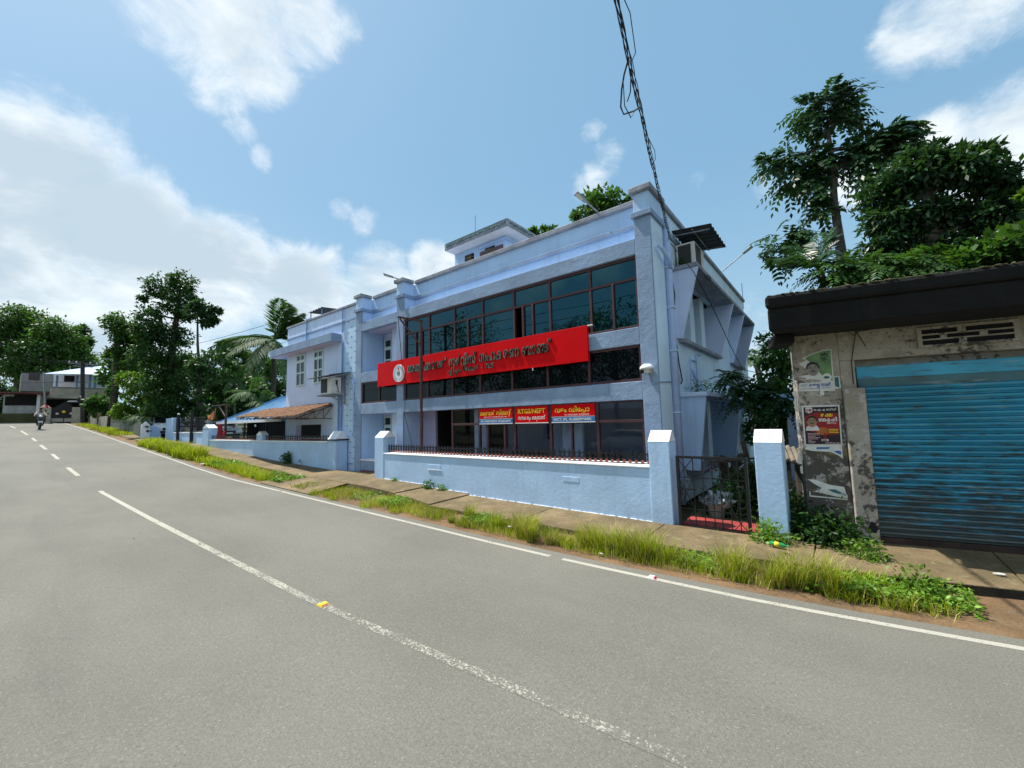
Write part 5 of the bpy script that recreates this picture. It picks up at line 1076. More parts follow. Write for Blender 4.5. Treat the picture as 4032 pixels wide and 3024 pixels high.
# roller shutter: every slat a piece
st_ = sb_('shutter', M_dark, .03, 6, .20, .22, .1, 2.5, bv=0)
prof = [(.018, 0), (-.004, .003), (-.010, .010), (.004, .016), (.010, .022), (-.012, .036), (-.022, .052), (-.016, .068), (.004, .077), (.020, .079), (.024, .079), (.024, 0)]
slb = MB(); slb.prism([(0, a, c) for a, c in prof], (3.4, 0, 0)); so_ = slb.build('slat', M_shut, smooth=False); sme = so_.data; so_off = Vector(so_.location); bpy.data.objects.remove(so_)
org_ = so_off
for k in range(28):
    o = inst('slat', sme, TSh(Vector((.035+org_.x, .155+org_.y+mr_.uniform(-.003, .003), .25+k*.0803))), st_, (0, 0, SA))
bbar = sb_('bottom_bar', mat('rusty_bottom_bar', (.055, .03, .024), .8, .3), .035, 5, .12, .18, .105, .245, p=st_); sb_('shutter_guide', M_rusty, .031, .06, .10, .20, .1, 2.49, p=st_, bv=0)
sb_('threshold', M_conc, -.3, 6, .02, .5, .0, .10)
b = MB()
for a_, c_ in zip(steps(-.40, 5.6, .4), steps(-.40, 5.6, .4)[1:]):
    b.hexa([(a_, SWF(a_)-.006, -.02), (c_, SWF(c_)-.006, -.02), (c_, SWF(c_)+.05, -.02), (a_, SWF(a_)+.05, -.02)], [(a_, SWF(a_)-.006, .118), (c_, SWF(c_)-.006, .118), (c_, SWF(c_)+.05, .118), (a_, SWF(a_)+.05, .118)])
b.build('kerb', mat('shaded_kerb_concrete', (.035, .033, .024), .95, .3, 4, .4, 25), pave)  # strip added over the kerb face, its shade put into the dark colour
b = MB(TSh); b.tube([(.42+.0, -.0, 3.4), (-.0, .06, 3.36), (-.05, .055, 3.1), (-.09, .055, 2.9), (-.09, .055, 2.55)], .006, 5); b.tube([(.0, .05, 3.37), (.05, .04, 3.25), (.10, .04, 3.12)], .006, 5); b.tube([(-.1, .05, 3.38), (-.03, .04, 3.3), (.02, .05, 3.37)], .005, 5)
tag(b.build('loose_cable', M_cable), 'loose black cable hanging down the shop wall left of the shutter', 'cable')
# broken hole at the foot of the pilaster
hb = MB(TSh); hr = random.Random(2); hb.face([(-.045+.05*math.cos(a)*(1+hr.uniform(-.3, .3)), -.003, .40+.085*math.sin(a)*(1+hr.uniform(-.2, .25))) for a in [2*math.pi*k/14 for k in range(14)]]); hb.build('broken_hole', M_dark, shop, fixn=False)
# thin sunlit edge strip is the pilaster's real side; paper scraps hang on the pier's outer edge
M_paper = mat('poster_paper', (.68, .68, .66), .8, .08, 9, .06, 30); M_papert = mat('teal_print', (.03, .13, .16), .6, .1, 9, 0); M_green_p = mat('green_poster_print', (.16, .28, .13), .6, .25, 4, 0); M_redp = mat('crimson_poster_print', (.30, .012, .02), .5, .2, 7, 0); M_darkp = mat('dark_poster_print', (.025, .012, .02), .5, .2, 5, 0); M_skinp = mat('printed_skin', (.33, .20, .13), .6, .08, 14, 0); M_greyskin = mat('printed_grey_skin', (.27, .24, .215), .6, .1, 14, 0); M_inkblue = mat('blue_ink', (.04, .12, .42), .6, 0, 1, 0); M_inkblk = mat('black_ink', (.015, .014, .016), .6, 0, 1, 0)
def poster(label, g='torn posters on the shop pier'): return thing('poster', label, 'poster', TSh(Vector((-.55, .05, 2))), g)
def flat(t, nm, m, pts, lift): b = MB(TSh); b.prism([(u_, .068-lift, z) for u_, z in pts], (0, -.0016, 0)); return b.build(nm, m, t)
def oval(u0, z0, ru, rz, n=18, a0=0, a1=2*math.pi): return [(u0+ru*math.cos(a0+(a1-a0)*k/n), z0+rz*math.sin(a0+(a1-a0)*k/n)) for k in range(n)]
def face(t, u0, z0, r, sk):
    """a plain printed portrait: hair, head, eyes, brows, nose, moustache"""
    b = MB(TSh)
    for q_ in range(12):
        a, c = math.pi*(-.06+1.12*q_/12), math.pi*(-.06+1.12*(q_+1)/12); b.prism([(u0+r*ru*math.cos(t_), .068-.0085, z0+r*.14+r*rz*math.sin(t_)) for ru, rz, t_ in ((.77, .84, a), (.77, .84, c), (.60, .50, c), (.60, .50, a))], (0, -.0016, 0))
    b.build('portrait_hair', M_inkblk, t); flat(t, 'portrait_face', sk, [(u0+r*.70*math.cos(a), z0+r*(1.0 if math.sin(a) < 0 else .66)*math.sin(a)) for a in [2*math.pi*k/20 for k in range(20)]], .008)
    for s in (-1, 1): flat(t, 'portrait_eye', M_inkblk, oval(u0+s*r*.28, z0+r*.08, r*.11, r*.035, 8), .010); flat(t, 'portrait_brow', M_inkblk, [(u0+s*r*.12, z0+r*.24), (u0+s*r*.46, z0+r*.24), (u0+s*r*.44, z0+r*.31), (u0+s*r*.14, z0+r*.32)], .010); flat(t, 'portrait_ear', sk, oval(u0+s*r*.73, z0+r*.0, r*.09, r*.17, 8), .0075)
    flat(t, 'portrait_nose', M_bark, [(u0-r*.09, z0-r*.20), (u0+r*.09, z0-r*.20), (u0+r*.03, z0+.05*r)], .010); flat(t, 'portrait_moustache', M_inkblk, [(u0-r*.36, z0-r*.42), (u0-r*.2, z0-r*.27), (u0, z0-r*.24), (u0+r*.2, z0-r*.27), (u0+r*.36, z0-r*.42), (u0, z0-r*.36)], .010); flat(t, 'portrait_mouth', M_bark, oval(u0, z0-r*.50, r*.15, r*.03, 8), .010)
UX, VZ = tuple(SU), (0, 0, 1); NO = tuple(-SN)
def ptext(t, nm, tok, u_, z, wd, hs, m, bold=.02, lift=.012): put_text(nm, tok, TSh(Vector((u_, .066-lift, z))), UX, VZ, NO, wd, hs, m, t, bold=bold, each=False)
def bars(t, nm, m, u_, z0, widths, dz, h): 
    b = MB(TSh)
    for k, wd in enumerate(widths):
        x = u_
        while x < u_+wd-.004: e = min(x+random.uniform(.012, .03), u_+wd); b.prism([(x, .054, z0-k*dz), (e-.004, .054, z0-k*dz), (e-.004, .054, z0-k*dz+h), (x, .054, z0-k*dz+h)], (0, -.0012, 0)); x = e
    b.build(nm, m, t)
random.seed(11)
t = poster('crimson poster with a moustached portrait and the number 18')
flat(t, 'paper', M_paper, [(-.79, 1.60), (-.30, 1.60), (-.29, 2.24), (-.78, 2.24)], .0); flat(t, 'dark_field', M_darkp, [(-.768, 1.625), (-.318, 1.625), (-.31, 2.215), (-.76, 2.215)], .002); flat(t, 'crimson_field', M_redp, [(-.75, 1.86), (-.62, 1.80), (-.50, 1.76), (-.325, 1.78), (-.32, 1.95), (-.315, 2.10), (-.60, 2.13), (-.755, 2.06)], .003); flat(t, 'glow', mat('orange_print', (.45, .13, .03), .6, .2, 9, 0), oval(-.53, 1.83, .085, .06), .004)
flat(t, 'date_tab', M_paper, [(-.735, 2.21), (-.645, 2.21), (-.645, 2.14), (-.69, 2.115), (-.735, 2.14)], .005); ptext(t, 'date', ['18'], -.722, 2.145, .062, .06, M_redp, .03); flat(t, 'portrait_shirt', M_paper, [(-.755, 1.84), (-.74, 1.90), (-.69, 1.935), (-.62, 1.935), (-.585, 1.89), (-.575, 1.84)], .005); face(t, -.665, 1.985, .092, M_skinp)
ptext(t, 'name_line', ['സ', ':', ' ', 'എം', '.', ' ', 'എ', '.', ' ', 'അ', 'ഷ്', 'റ', 'ഫ്'], -.63, 2.155, .29, .045, M_signwht); ptext(t, 'title', ['ര', 'ക', ('ത', 'ov')], -.545, 2.06, .17, .075, M_signyel, .04); ptext(t, 'title', ['സാ', 'ക', 'ഷി'], -.575, 1.985, .235, .075, M_signwht, .04); ptext(t, 'title', ['ദി', 'നം'], -.475, 1.945, .12, .045, M_signpnk, .03)
bars(t, 'name_list', M_signyel, -.455, 1.85, [.125, .115, .125], .024, .013); bars(t, 'text_list', M_signpnk, -.735, 1.79, [.16, .155, .10, .165, .135, .05, .10, .085], .021, .007)
flat(t, 'star_badge', M_redp, [(-.535, 1.70), (-.49, 1.70), (-.505, 1.80), (-.52, 1.80)], .006); flat(t, 'badge_frame', M_paper, [(-.56, 1.675), (-.47, 1.675), (-.47, 1.705), (-.56, 1.705)], .007); flat(t, 'badge_slot', M_inkblk, [(-.55, 1.682), (-.495, 1.682), (-.495, 1.698), (-.55, 1.698)], .008); ptext(t, 'party_line', ['സി', 'പി', 'ഐ', ' ', '(', 'എം', ')'], -.515, 1.637, .19, .03, M_signpnk)
t = poster('torn green poster with a smiling moustached portrait near the roof')
flat(t, 'paper', M_paper, [(-.80, 2.48), (-.33, 2.46), (-.325, 3.125), (-.45, 3.12), (-.6, 3.07), (-.73, 3.01), (-.66, 2.98), (-.72, 2.95), (-.77, 2.93), (-.70, 2.86), (-.64, 2.74), (-.78, 2.72), (-.68, 2.68), (-.78, 2.63)], .0)
flat(t, 'green_field', M_green_p, [(-.44, 2.66), (-.345, 2.62), (-.338, 3.11), (-.45, 3.105), (-.6, 3.055), (-.68, 3.01), (-.58, 2.9)], .002); flat(t, 'bald_patch', M_old, [(-.78, 2.65), (-.62, 2.665), (-.50, 2.64), (-.50, 2.615), (-.66, 2.61), (-.79, 2.61)], .0025)
face(t, -.59, 2.83, .115, M_greyskin); ptext(t, 'heading', ['മാ', 'റ്റം'], -.475, 3.03, .10, .06, M_inkblk, .04); bars(t, 'small_print', M_inkblk, -.475, 3.0, [.11, .07, .10, .06], .02, .009); flat(t, 'round_badge', M_paper, oval(-.415, 2.68, .062, .065), .004); flat(t, 'badge_fish', M_papert, oval(-.42, 2.68, .04, .022, 12), .006)
ptext(t, 'name', ['ര', 'ഘു', ' ', 'നാ', 'ഥ്'], -.655, 2.545, .28, .065, M_inkblue, .04); bars(t, 'small_print', M_papert, -.77, 2.585, [.09, .10, .06], .017, .005); bars(t, 'small_print', M_inkblue, -.78, 2.51, [.4], .02, .006); flat(t, 'torn_fold', M_paper, [(-.53, 2.40), (-.47, 2.40), (-.49, 2.55), (-.51, 2.6)], .012)
flat(t, 'torn_fold', M_paper, [(-.60, 2.43), (-.55, 2.39), (-.50, 2.37), (-.54, 2.40)], .016); 
t = poster('strip of a teal and white poster peeping out right of the green poster'); flat(t, 'paper', M_paper, [(-.328, 2.49), (-.25, 2.50), (-.255, 2.69), (-.325, 2.69)], -.001); flat(t, 'teal_field', M_papert, [(-.32, 2.53), (-.266, 2.51), (-.268, 2.675), (-.318, 2.675)], .001)
t = poster('white scraps with blue print below the crimson poster'); flat(t, 'paper', M_paper, [(-.76, 1.60), (-.31, 1.6), (-.31, 1.40), (-.36, 1.45), (-.46, 1.505), (-.55, 1.51), (-.70, 1.52), (-.79, 1.545)], -.001); flat(t, 'blue_print', M_signblue, [(-.64, 1.545), (-.48, 1.55), (-.46, 1.58), (-.63, 1.58)], .001); flat(t, 'blue_print', M_inkblue, [(-.42, 1.51), (-.33, 1.46), (-.32, 1.51), (-.36, 1.53)], .001)
t = poster('torn lower poster with a white bottom border and curled flap'); flat(t, 'paper', M_paper, [(-.79, 1.07), (-.70, 1.07), (-.50, .995), (-.33, .97), (-.31, .86), (-.31, .80), (-.50, .865), (-.68, .985)], .0); flat(t, 'paper', M_paper, [(-.78, .80), (-.30, .775), (-.30, .79), (-.765, .82), (-.765, .88), (-.78, .88)], .0); flat(t, 'paper', M_paper, [(-.72, .88), (-.62, .93), (-.52, .93), (-.30, .85), (-.30, .80), (-.45, .82), (-.6, .86)], .001); flat(t, 'teal_print', M_papert, [(-.54, .925), (-.45, .93), (-.32, .86), (-.32, .835), (-.47, .88)], .003); ptext(t, 'lettering', ['ന', 'ന്മ'], -.45, .835, .12, .05, M_paper, .04)
MB(TSh).hexa([(-.67, .06, .90), (-.62, .03, .95), (-.61, .03, .94), (-.65, .06, .86)], [(-.66, .02, .91), (-.61, .0, .955), (-.60, .0, .945), (-.64, .02, .865)]).build('curled_flap', M_paper, t)
rs_ = random.Random(21)
sc2 = thing('paper_scraps', 'tattered paper scraps hanging from the left edge of the shop pier', 'paper', TSh(Vector((-.86, .2, 1.7))))
for k in range(16):
    z = rs_.uniform(1.25, 2.5); a = rs_.uniform(.03, .08); TSc = TSh; MB(TSc).hexa([(-.83, .1, z), (-.83-a, .06, z-.03), (-.83-a*.8, .06, z-.09), (-.83, .1, z-.11)], [(-.826, .12, z), (-.826-a, .08, z-.03), (-.826-a*.8, .08, z-.09), (-.826, .12, z-.11)]).build('scrap', M_paper, sc2)
cs = onY(3120, 1795, 8.7); o = corrug('broken_tile_sheet', mat('old_asbestos', (.20, .17, .13), .9, .3), (cs.x-.22, 8.65, 1.60), (cs.x+.10, 8.65, 1.52), (cs.x-.1, 8.2, 1.34), 4, .03, None); tag(o, 'broken corrugated sheet jammed beside the shop pier', 'sheet')
tag(MB().tube([(-.52, 8.55, .1), (-.54, 8.55, 1.4)], [.14, .12], 10).build('tree_stump', M_barkd), 'dark mossy stump between gate pillar and shop', 'stump')

# ------------------------------------------------------------------ service cables to the front corner
cab = thing('service_cable', 'twisted black service cables slanting down to the corner of the bank', 'cable', (-2.8, 9.6, 6.3))
A_ = onY(2433, 0, 3.0); B_ = Vector((-2.80, 9.68, 6.27)); A0 = A_-(B_-A_)*.6
cr_ = random.Random(4)
for q in range(5):
    pts = []
    for k in range(64):
        t = k/63; p = A0.lerp(B_, t); r_ = .013+.012*abs(math.sin(t*23+q)); a = t*46+q*1.3; pts.append(p+Vector((math.cos(a)*r_, 0, math.sin(a)*r_))+Vector((0, 0, -.10*math.sin(math.pi*t))))
    MB().tube(pts, .0062 if q < 3 else .004, 5).build('cable_strand', M_cable, cab)
LP = lambda t: A0.lerp(B_, .425+(t-.50)*.6)-Vector((0, 0, .10*math.sin(math.pi*(.425+(t-.5)*.6))))
def loop(pts, r): MB().tube([LP(t)+Vector((dx, 0, dz))*.72 for t, dx, dz in pts], r*.6, 5).build('cable_loop', M_cable, cab)
loop([(.50, 0, 0), (.52, -.10, -.05), (.53, -.16, -.18), (.54, -.20, -.36), (.545, -.17, -.46), (.55, -.02, -.46), (.57, .05, -.32), (.575, .02, 0)], .014); loop([(.50, 0, 0), (.52, -.12, -.12), (.53, -.13, -.44), (.54, -.06, -.60), (.545, -.02, -.50)], .009); loop([(.52, 0, -.02), (.54, -.05, -.22), (.545, -.11, -.30)], .010)
loop([(.39, .06, .0), (.42, .13, -.1), (.46, .13, -.3), (.50, .02, -.1)], .007); loop([(.72, .02, 0), (.76, .10, -.1), (.80, .08, -.08), (.83, .0, 0)], .007)
wv = thing('wall_cable', 'loose black cables running down the pale side wall behind the pipe', 'cable', (-2.85, 9.8, 3))
MB().tube([(-2.82, 9.68, 6.27), (-2.83, 9.75, 5.9), (-2.85, 9.78, 5.4), (-2.82, 9.82, 5.0), (-2.86, 9.80, 4.5), (-2.86, 9.85, 4.0), (-2.86, 9.95, 3.4), (-2.86, 10.15, 2.98), (-2.84, 9.95, 2.9)], .016, 6).build('cable_strand', M_cable, wv)
MB().tube([(-2.82, 9.70, 6.25), (-2.4, 9.9, 5.5), (-2.25, 11.0, 4.8), (-2.2, 12.4, 4.1), (-2.25, 14.5, 3.55), (-1.9, 18, 3.6), (-1.5, 22, 3.9)], .010, 6).build('cable_strand', M_cable, wv); MB().tube([(-2.86, 9.62, 3.7), (-2.86, 9.8, 3.3), (-2.86, 9.95, 2.98)], .012, 5).build('cable_strand', M_pipeb, wv)
b = MB(); [b.tube([(-2.35+.03*q, 10.85+.1*q+.07*math.cos(a*.63), 5.60+.07*math.sin(a*.63)) for a in range(11)], .008, 4) for q in range(3)]; b.build('cable_coil', M_cable, wv)

# ------------------------------------------------------------------ vegetation
def rhombs(C, Dv, Nv, L, Wd, fold=.15):
    """leaf quads: base, left, tip, right"""
    S = np.cross(Dv, Nv); S /= np.linalg.norm(S, axis=1, keepdims=True)+1e-9; L = np.asarray(L).reshape(-1, 1); Wd = np.asarray(Wd).reshape(-1, 1)
    b = C; l = C+Dv*L*.45+S*Wd*.5+Nv*L*fold*.3; t = C+Dv*L; r = C+Dv*L*.45-S*Wd*.5+Nv*L*fold*.3
    return np.stack([b, l, t, r], 1).reshape(-1, 3), np.arange(len(C)*4).reshape(-1, 4)
def unit(v): return v/(np.linalg.norm(v, axis=1, keepdims=True)+1e-9)
def blob_leaves(rng, blobs, n, L, droop=.25, aspect=.5, clump=26, shell=.55, sp=.23):
    vol = np.array([max(.05, b[1]*b[2]*b[3])**.72 for b in blobs]); pr = vol/vol.sum(); nc = max(1, n//clump)
    idx = rng.choice(len(blobs), nc, p=pr); u_ = unit(rng.normal(size=(nc, 3))); rad = (shell+(1-shell)*rng.random(nc)**.6)[:, None]
    c = np.array([list(blobs[i][0]) for i in idx]); rr_ = np.array([blobs[i][1:4] for i in idx]); cc = c+u_*rad*rr_
    k = np.repeat(np.arange(nc), clump); m = len(k); sig = sp*rr_.mean(1)[k][:, None]
    P = cc[k]+rng.normal(size=(m, 3))*np.minimum(sig, .55)*np.array([1, 1, .65]); out = unit(P-c[k]+1e-6)
    Dv = unit(out*.7+rng.normal(size=(m, 3))*.8+np.array([0, 0, -droop])); Nv = unit(rng.normal(size=(m, 3))*.55+np.array([0, 0, 1.])+out*.3); Nv = unit(Nv-Dv*(Nv*Dv).sum(1, keepdims=True))
    LL = L*rng.uniform(.6, 1.35, m); return rhombs(P, Dv, Nv, LL, LL*aspect)
def spray_leaves(rng, O, Dv, Ls, pairs=8, leaf=.16, wd=.06, sag=.55):
    """pinnate fronds: drooping rachis with paired leaflets"""
    Vs = []; n = len(O); side = unit(np.cross(Dv, np.array([0, 0, 1.])+rng.normal(size=(n, 3))*.25)); Cs, Ds, Ns, LLs = [], [], [], []
    for k in range(pairs+1):
        t = (k+.8)/(pairs+1); p = O+Dv*(Ls*t)[:, None]+np.array([0, 0, -1.])*(sag*Ls*t*t)[:, None]; tan = unit(Dv+np.array([0, 0, -2.*sag*t]))
        nn = unit(np.cross(tan, side)); nn *= np.sign(nn[:, 2:3]+1e-6); 
        for s in ((-1, 1) if k < pairs else (0,)):
            d = unit(tan*.55+side*s*1.0+np.array([0, 0, -.30])+rng.normal(size=(n, 3))*.12) if s else tan
            Cs.append(p); Ds.append(d); Ns.append(nn); LLs.append(leaf*(1-.45*abs(t-.45))*rng.uniform(.85, 1.15, n))
    C, D_, N_, L_ = np.concatenate(Cs), np.concatenate(Ds), np.concatenate(Ns), np.concatenate(LLs)
    return rhombs(C, D_, N_, L_, np.full(len(C), wd)*L_/leaf, .1)
def blobs_px(lst, y=None, x=None, depth=1.0):
    out = []
    for px, py, rp in lst:
        P = onY(px, py, y) if y is not None else onX(px, py, x); dist = (P-C0).dot(fw); r_ = rp*dist/FPX
        out.append((P+Vector((rr.uniform(-.25, .25)*r_, rr.uniform(-.3, .3)*r_*depth, 0)), r_, r_*depth, r_*.92))
    return out
def limbs(b, trunk, radii, blobs, frac=.75):
    b.tube(trunk, radii, 8)
    top = Vector(trunk[-1]); base = Vector(trunk[0])
    for c, rx, ry, rz in blobs:
        c = Vector(c); tz = min(max((c.z-rz*.8-base.z)/(top.z-base.z+1e-6), .25), .97); k = tz*(len(trunk)-1); i = min(int(k), len(trunk)-2); s = Vector(trunk[i]).lerp(Vector(trunk[i+1]), k-i); r_ = radii[min(i, len(radii)-1)]*.55
        e = s.lerp(c, frac); m = s.lerp(e, .5)+Vector((0, 0, -.06*(e-s).length)); b.tube([s, m, e], [r_, r_*.6, r_*.25], 5)
def tree(name, label, trunk, tr_, blobs, n, L, mat_i, seed, cat='tree', group=None, bark=None, **kw):
    rng = np.random.default_rng(seed); t = thing(name, label, cat, trunk[0], group); b = MB(); limbs(b, trunk, tr_, blobs); b.build('trunk', bark or M_bark, t, smooth=True)
    V, F = blob_leaves(rng, blobs, n, L, **kw); np_mesh('crown', V, F, LEAF[mat_i], t); return t
def ptree(name, label, trunk, tr_, blobs, n, seed, mat_i=3, cat='tree', group=None, frond=.75, leaf=.2, wd=.085, pairs=7):
    rng = np.random.default_rng(seed); t = thing(name, label, cat, trunk[0], group); b = MB(); limbs(b, trunk, tr_, blobs, .85); b.build('trunk', M_bark, t, smooth=True)
    vol = np.array([max(.05, q[1]*q[2]*q[3])**.72 for q in blobs]); idx = rng.choice(len(blobs), n, p=vol/vol.sum()); c = np.array([list(blobs[i][0]) for i in idx]); r_ = np.array([blobs[i][1:4] for i in idx])
    u_ = unit(rng.normal(size=(n, 3))+np.array([0, 0, .25])); O = c+u_*r_*(.25+.6*rng.random(n)[:, None]); Dv = unit(u_*np.array([1, 1, .5])+rng.normal(size=(n, 3))*.35+np.array([.25, 0, .05])); V, F = spray_leaves(rng, O, Dv, frond*rng.uniform(.7, 1.25, n), pairs, leaf, wd); np_mesh('crown', V, F, LEAF[mat_i], t); return t
def palm(name, label, base, top, tr_, n, L, seed, leaf=.75, pairs=38, cat='palm', group=None, wd=.05, lift=(.1, 1.1), mat_i=4, sag=.55):
    rng = np.random.default_rng(seed); t = thing(name, label, cat, base, group); base, top = Vector(base), Vector(top); mid = base.lerp(top, .5)+Vector((.15*(top-base).length*.3, 0, 0)); pts = [base, base.lerp(mid, .5)+Vector((.05, 0, 0)), mid, mid.lerp(top, .5)+Vector((.03, 0, 0)), top]; MB().tube(pts, [tr_*1.25, tr_, tr_*.95, tr_*.9, tr_*.8], 9).build('trunk', M_bark, t, smooth=True)
    rb = MB(); VV, FF = [], []; o_ = 0
    for k in range(n):
        az = k*2.399+rng.uniform(-.2, .2); el = lift[0]+(lift[1]-lift[0])*((k*.618) % 1)+rng.uniform(-.1, .1); l_ = L*rng.uniform(.85, 1.1); d = np.array([math.cos(az)*math.cos(el), math.sin(az)*math.cos(el), math.sin(el)]); s_ = sag*rng.uniform(.8, 1.2)*(1.15-.5*el)
        P = lambda q: np.array(top)+d*l_*q+np.array([0, 0, -1.])*s_*l_*q*q
        rb.tube([P(q) for q in np.linspace(0, 1, 8)], [.035*(1-.85*q)*L/3 for q in np.linspace(0, 1, 8)], 4)
        q = np.linspace(.12, 1, pairs); Pq = np.array([P(v) for v in q]); tn = unit(d[None]*1.+np.array([0, 0, -2.*s_])*q[:, None]); sd = unit(np.cross(tn, np.array([[0, 0, 1.]]))); nn = unit(np.cross(sd, tn)); 
        for s in (-1, 1):
            D_ = unit(sd*s*.62+tn*.75+np.array([0, 0, -.50])+rng.normal(size=(pairs, 3))*.08); LL = leaf*np.sin(np.pi*np.clip(q*.88+.1, 0, 1))**.6*rng.uniform(.85, 1.1, pairs); N_ = unit(nn-D_*(nn*D_).sum(1, keepdims=True)); v, f = rhombs(Pq, D_, N_, LL, np.full(pairs, wd), .05); VV.append(v); FF.append(f+o_); o_ += len(v)
    rb.build('frond_stem', LEAF[4], t); np_mesh('fronds', np.concatenate(VV), np.concatenate(FF), LEAF[mat_i], t); return t

# --- right hand side, behind the shop
q = blobs_px([(x_, y_, r_*.62) for x_, y_, r_ in ((3190, 420, 55), (3260, 395, 60), (3330, 395, 45), (3170, 475, 60), (3250, 480, 60), (3310, 460, 50), (3040, 650, 45), (3090, 620, 55), (3150, 640, 60), (3120, 700, 50), (3210, 650, 60), (3280, 640, 65), (3200, 710, 40), (3350, 610, 60), (3420, 580, 65), (3480, 540, 60), (3540, 515, 50), (3570, 560, 40), (3500, 600, 60), (3430, 640, 50), (3240, 755, 34), (3235, 830, 18))], y=19)
ptree('pinnate_tree', 'tall slender tree with drooping pinnate leaves above the shop roof', [onY(3345, 1250, 19), onY(3310, 980, 19), onY(3285, 800, 19), onY(3275, 620, 19), onY(3255, 480, 19)], [.20, .16, .12, .09, .05], q, 430, 31, frond=.8, leaf=.30, wd=.14, pairs=6)
q = blobs_px([(3060, 950, 55), (3110, 930, 45), (3120, 970, 40), (3040, 1000, 35)], y=17); ptree('side_branch', 'separate low branch tuft left of the slender tree', [onY(3250, 1100, 17), onY(3160, 960, 17), onY(3100, 945, 17)], [.06, .045, .03], q, 60, 32, frond=.8, leaf=.26, wd=.12, cat='branch')
q = blobs_px([(x_+35, y_, r_*.62) for x_, y_, r_ in ((3430, 770, 100), (3520, 700, 120), (3650, 680, 120), (3780, 660, 115), (3880, 700, 105), (3945, 760, 80), (3480, 860, 120), (3620, 850, 130), (3760, 840, 130), (3880, 850, 110), (3440, 960, 100), (3560, 980, 110), (3700, 980, 100), (3830, 1000, 85), (3640, 600, 60), (3840, 610, 60), (3730, 610, 50), (3560, 640, 70), (3930, 900, 70), (3420, 1050, 80), (3540, 1060, 70))], y=17)
tree('broad_tree', 'broad dense dark tree filling the sky behind the shop', [onY(3700, 1250, 17), onY(3680, 1050, 17), onY(3660, 900, 17), onY(3650, 760, 17)], [.28, .24, .2, .12], q, 21000, .20, 3, 33, droop=.5, aspect=.42, shell=.5, sp=.24)
q = blobs_px([(3350, 1060, 60), (3450, 1075, 70), (3560, 1060, 75), (3660, 1040, 65), (3290, 1080, 50)], y=12.5); ptree('shrub', 'feathery shrub just showing over the shop eaves', [onY(3480, 1230, 12.5), onY(3480, 1120, 12.5), onY(3470, 1080, 12.5)], [.08, .06, .04], q, 240, 34, mat_i=1, cat='shrub', frond=.65, leaf=.17, wd=.065, pairs=9)
q = blobs_px([(3850, 1030, 70), (3950, 1000, 75), (4040, 960, 80), (3780, 1050, 50)], y=13); tree('shrub', 'rounder leafed shrub at the right end of the shop eaves', [onY(3930, 1230, 13), onY(3930, 1120, 13), onY(3930, 1030, 13)], [.08, .06, .04], q, 2600, .2, 1, 35, cat='shrub')
q = blobs_px([(4045, 775, 18), (4090, 800, 30)], y=14); tree('bright_branch', 'bright green branch tips at the right edge of the view', [onY(4200, 1250, 14), onY(4150, 1000, 14), onY(4080, 820, 14)], [.1, .08, .05], q, 200, .2, 2, 36)
p0, p1 = onY(3225, 1330, 13), onY(3222, 1045, 13); palm('areca_palm', 'young palm with stiff fan of leaves at the left end of the shop eaves', (p0.x, 13, .1), p1, .07, 15, 1.35, 37, leaf=.48, pairs=15, wd=.085, lift=(.0, 1.4), sag=.35, mat_i=3)
q = blobs_px([(3060, 1380, 110), (3100, 1500, 110), (3080, 1650, 120), (3110, 1280, 70), (3030, 1560, 90), (3120, 1750, 90), (3020, 1700, 80)], y=18); tree('ivy_tree', 'leafy tree between the bank and the shop pier', [onY(3090, 1850, 18), onY(3085, 1600, 18), onY(3080, 1400, 18)], [.2, .16, .1], [(c, a*.75, b_*.75, d*.75) for c, a, b_, d in q], 5200, .22, 1, 38, droop=.6)
p1 = onY(2975, 1400, 24); palm('coconut_palm', 'coconut palm fronds peeping past the rear corner of the bank', (p1.x, 24, 0), (p1.x, 24, p1.z-.3), .16, 16, 3.2, 39, leaf=.8)
q = blobs_px([(2890, 1520, 42), (2930, 1540, 45), (2980, 1560, 45), (3030, 1560, 45), (3080, 1570, 42), (2870, 1490, 26), (3130, 1580, 36), (2940, 1580, 40), (3020, 1600, 35)], y=11.8)
ptree('creeper', 'feathery creeper sprawling over the lower side ledge towards the shop', [onY(3200, 1700, 11.8), onY(3130, 1600, 11.8), onY(3000, 1560, 11.8), onY(2900, 1540, 11.8)], [.04, .035, .03, .02], q, 230, 40, mat_i=0, cat='creeper', frond=.5, leaf=.13, wd=.06, pairs=8)
# behind the bank roof
q = blobs_px([(2330, 800, 40), (2380, 790, 42), (2430, 785, 38), (2290, 840, 30), (2475, 795, 24), (2400, 830, 40), (2265, 865, 22)], y=24); tree('round_crown_tree', 'bright tree top showing behind the middle of the bank roof', [onY(2390, 1000, 24), onY(2385, 850, 24), onY(2380, 800, 24)], [.18, .14, .1], q, 2300, .33, 1, 41)
q = blobs_px([(2140, 912, 22), (2165, 905, 20), (2105, 915, 14)], y=24); tree('round_crown_tree', 'small tuft of leaves right of the stair head room', [onY(2140, 1050, 24), onY(2140, 950, 24), onY(2140, 915, 24)], [.12, .1, .06], q, 420, .33, 1, 42)
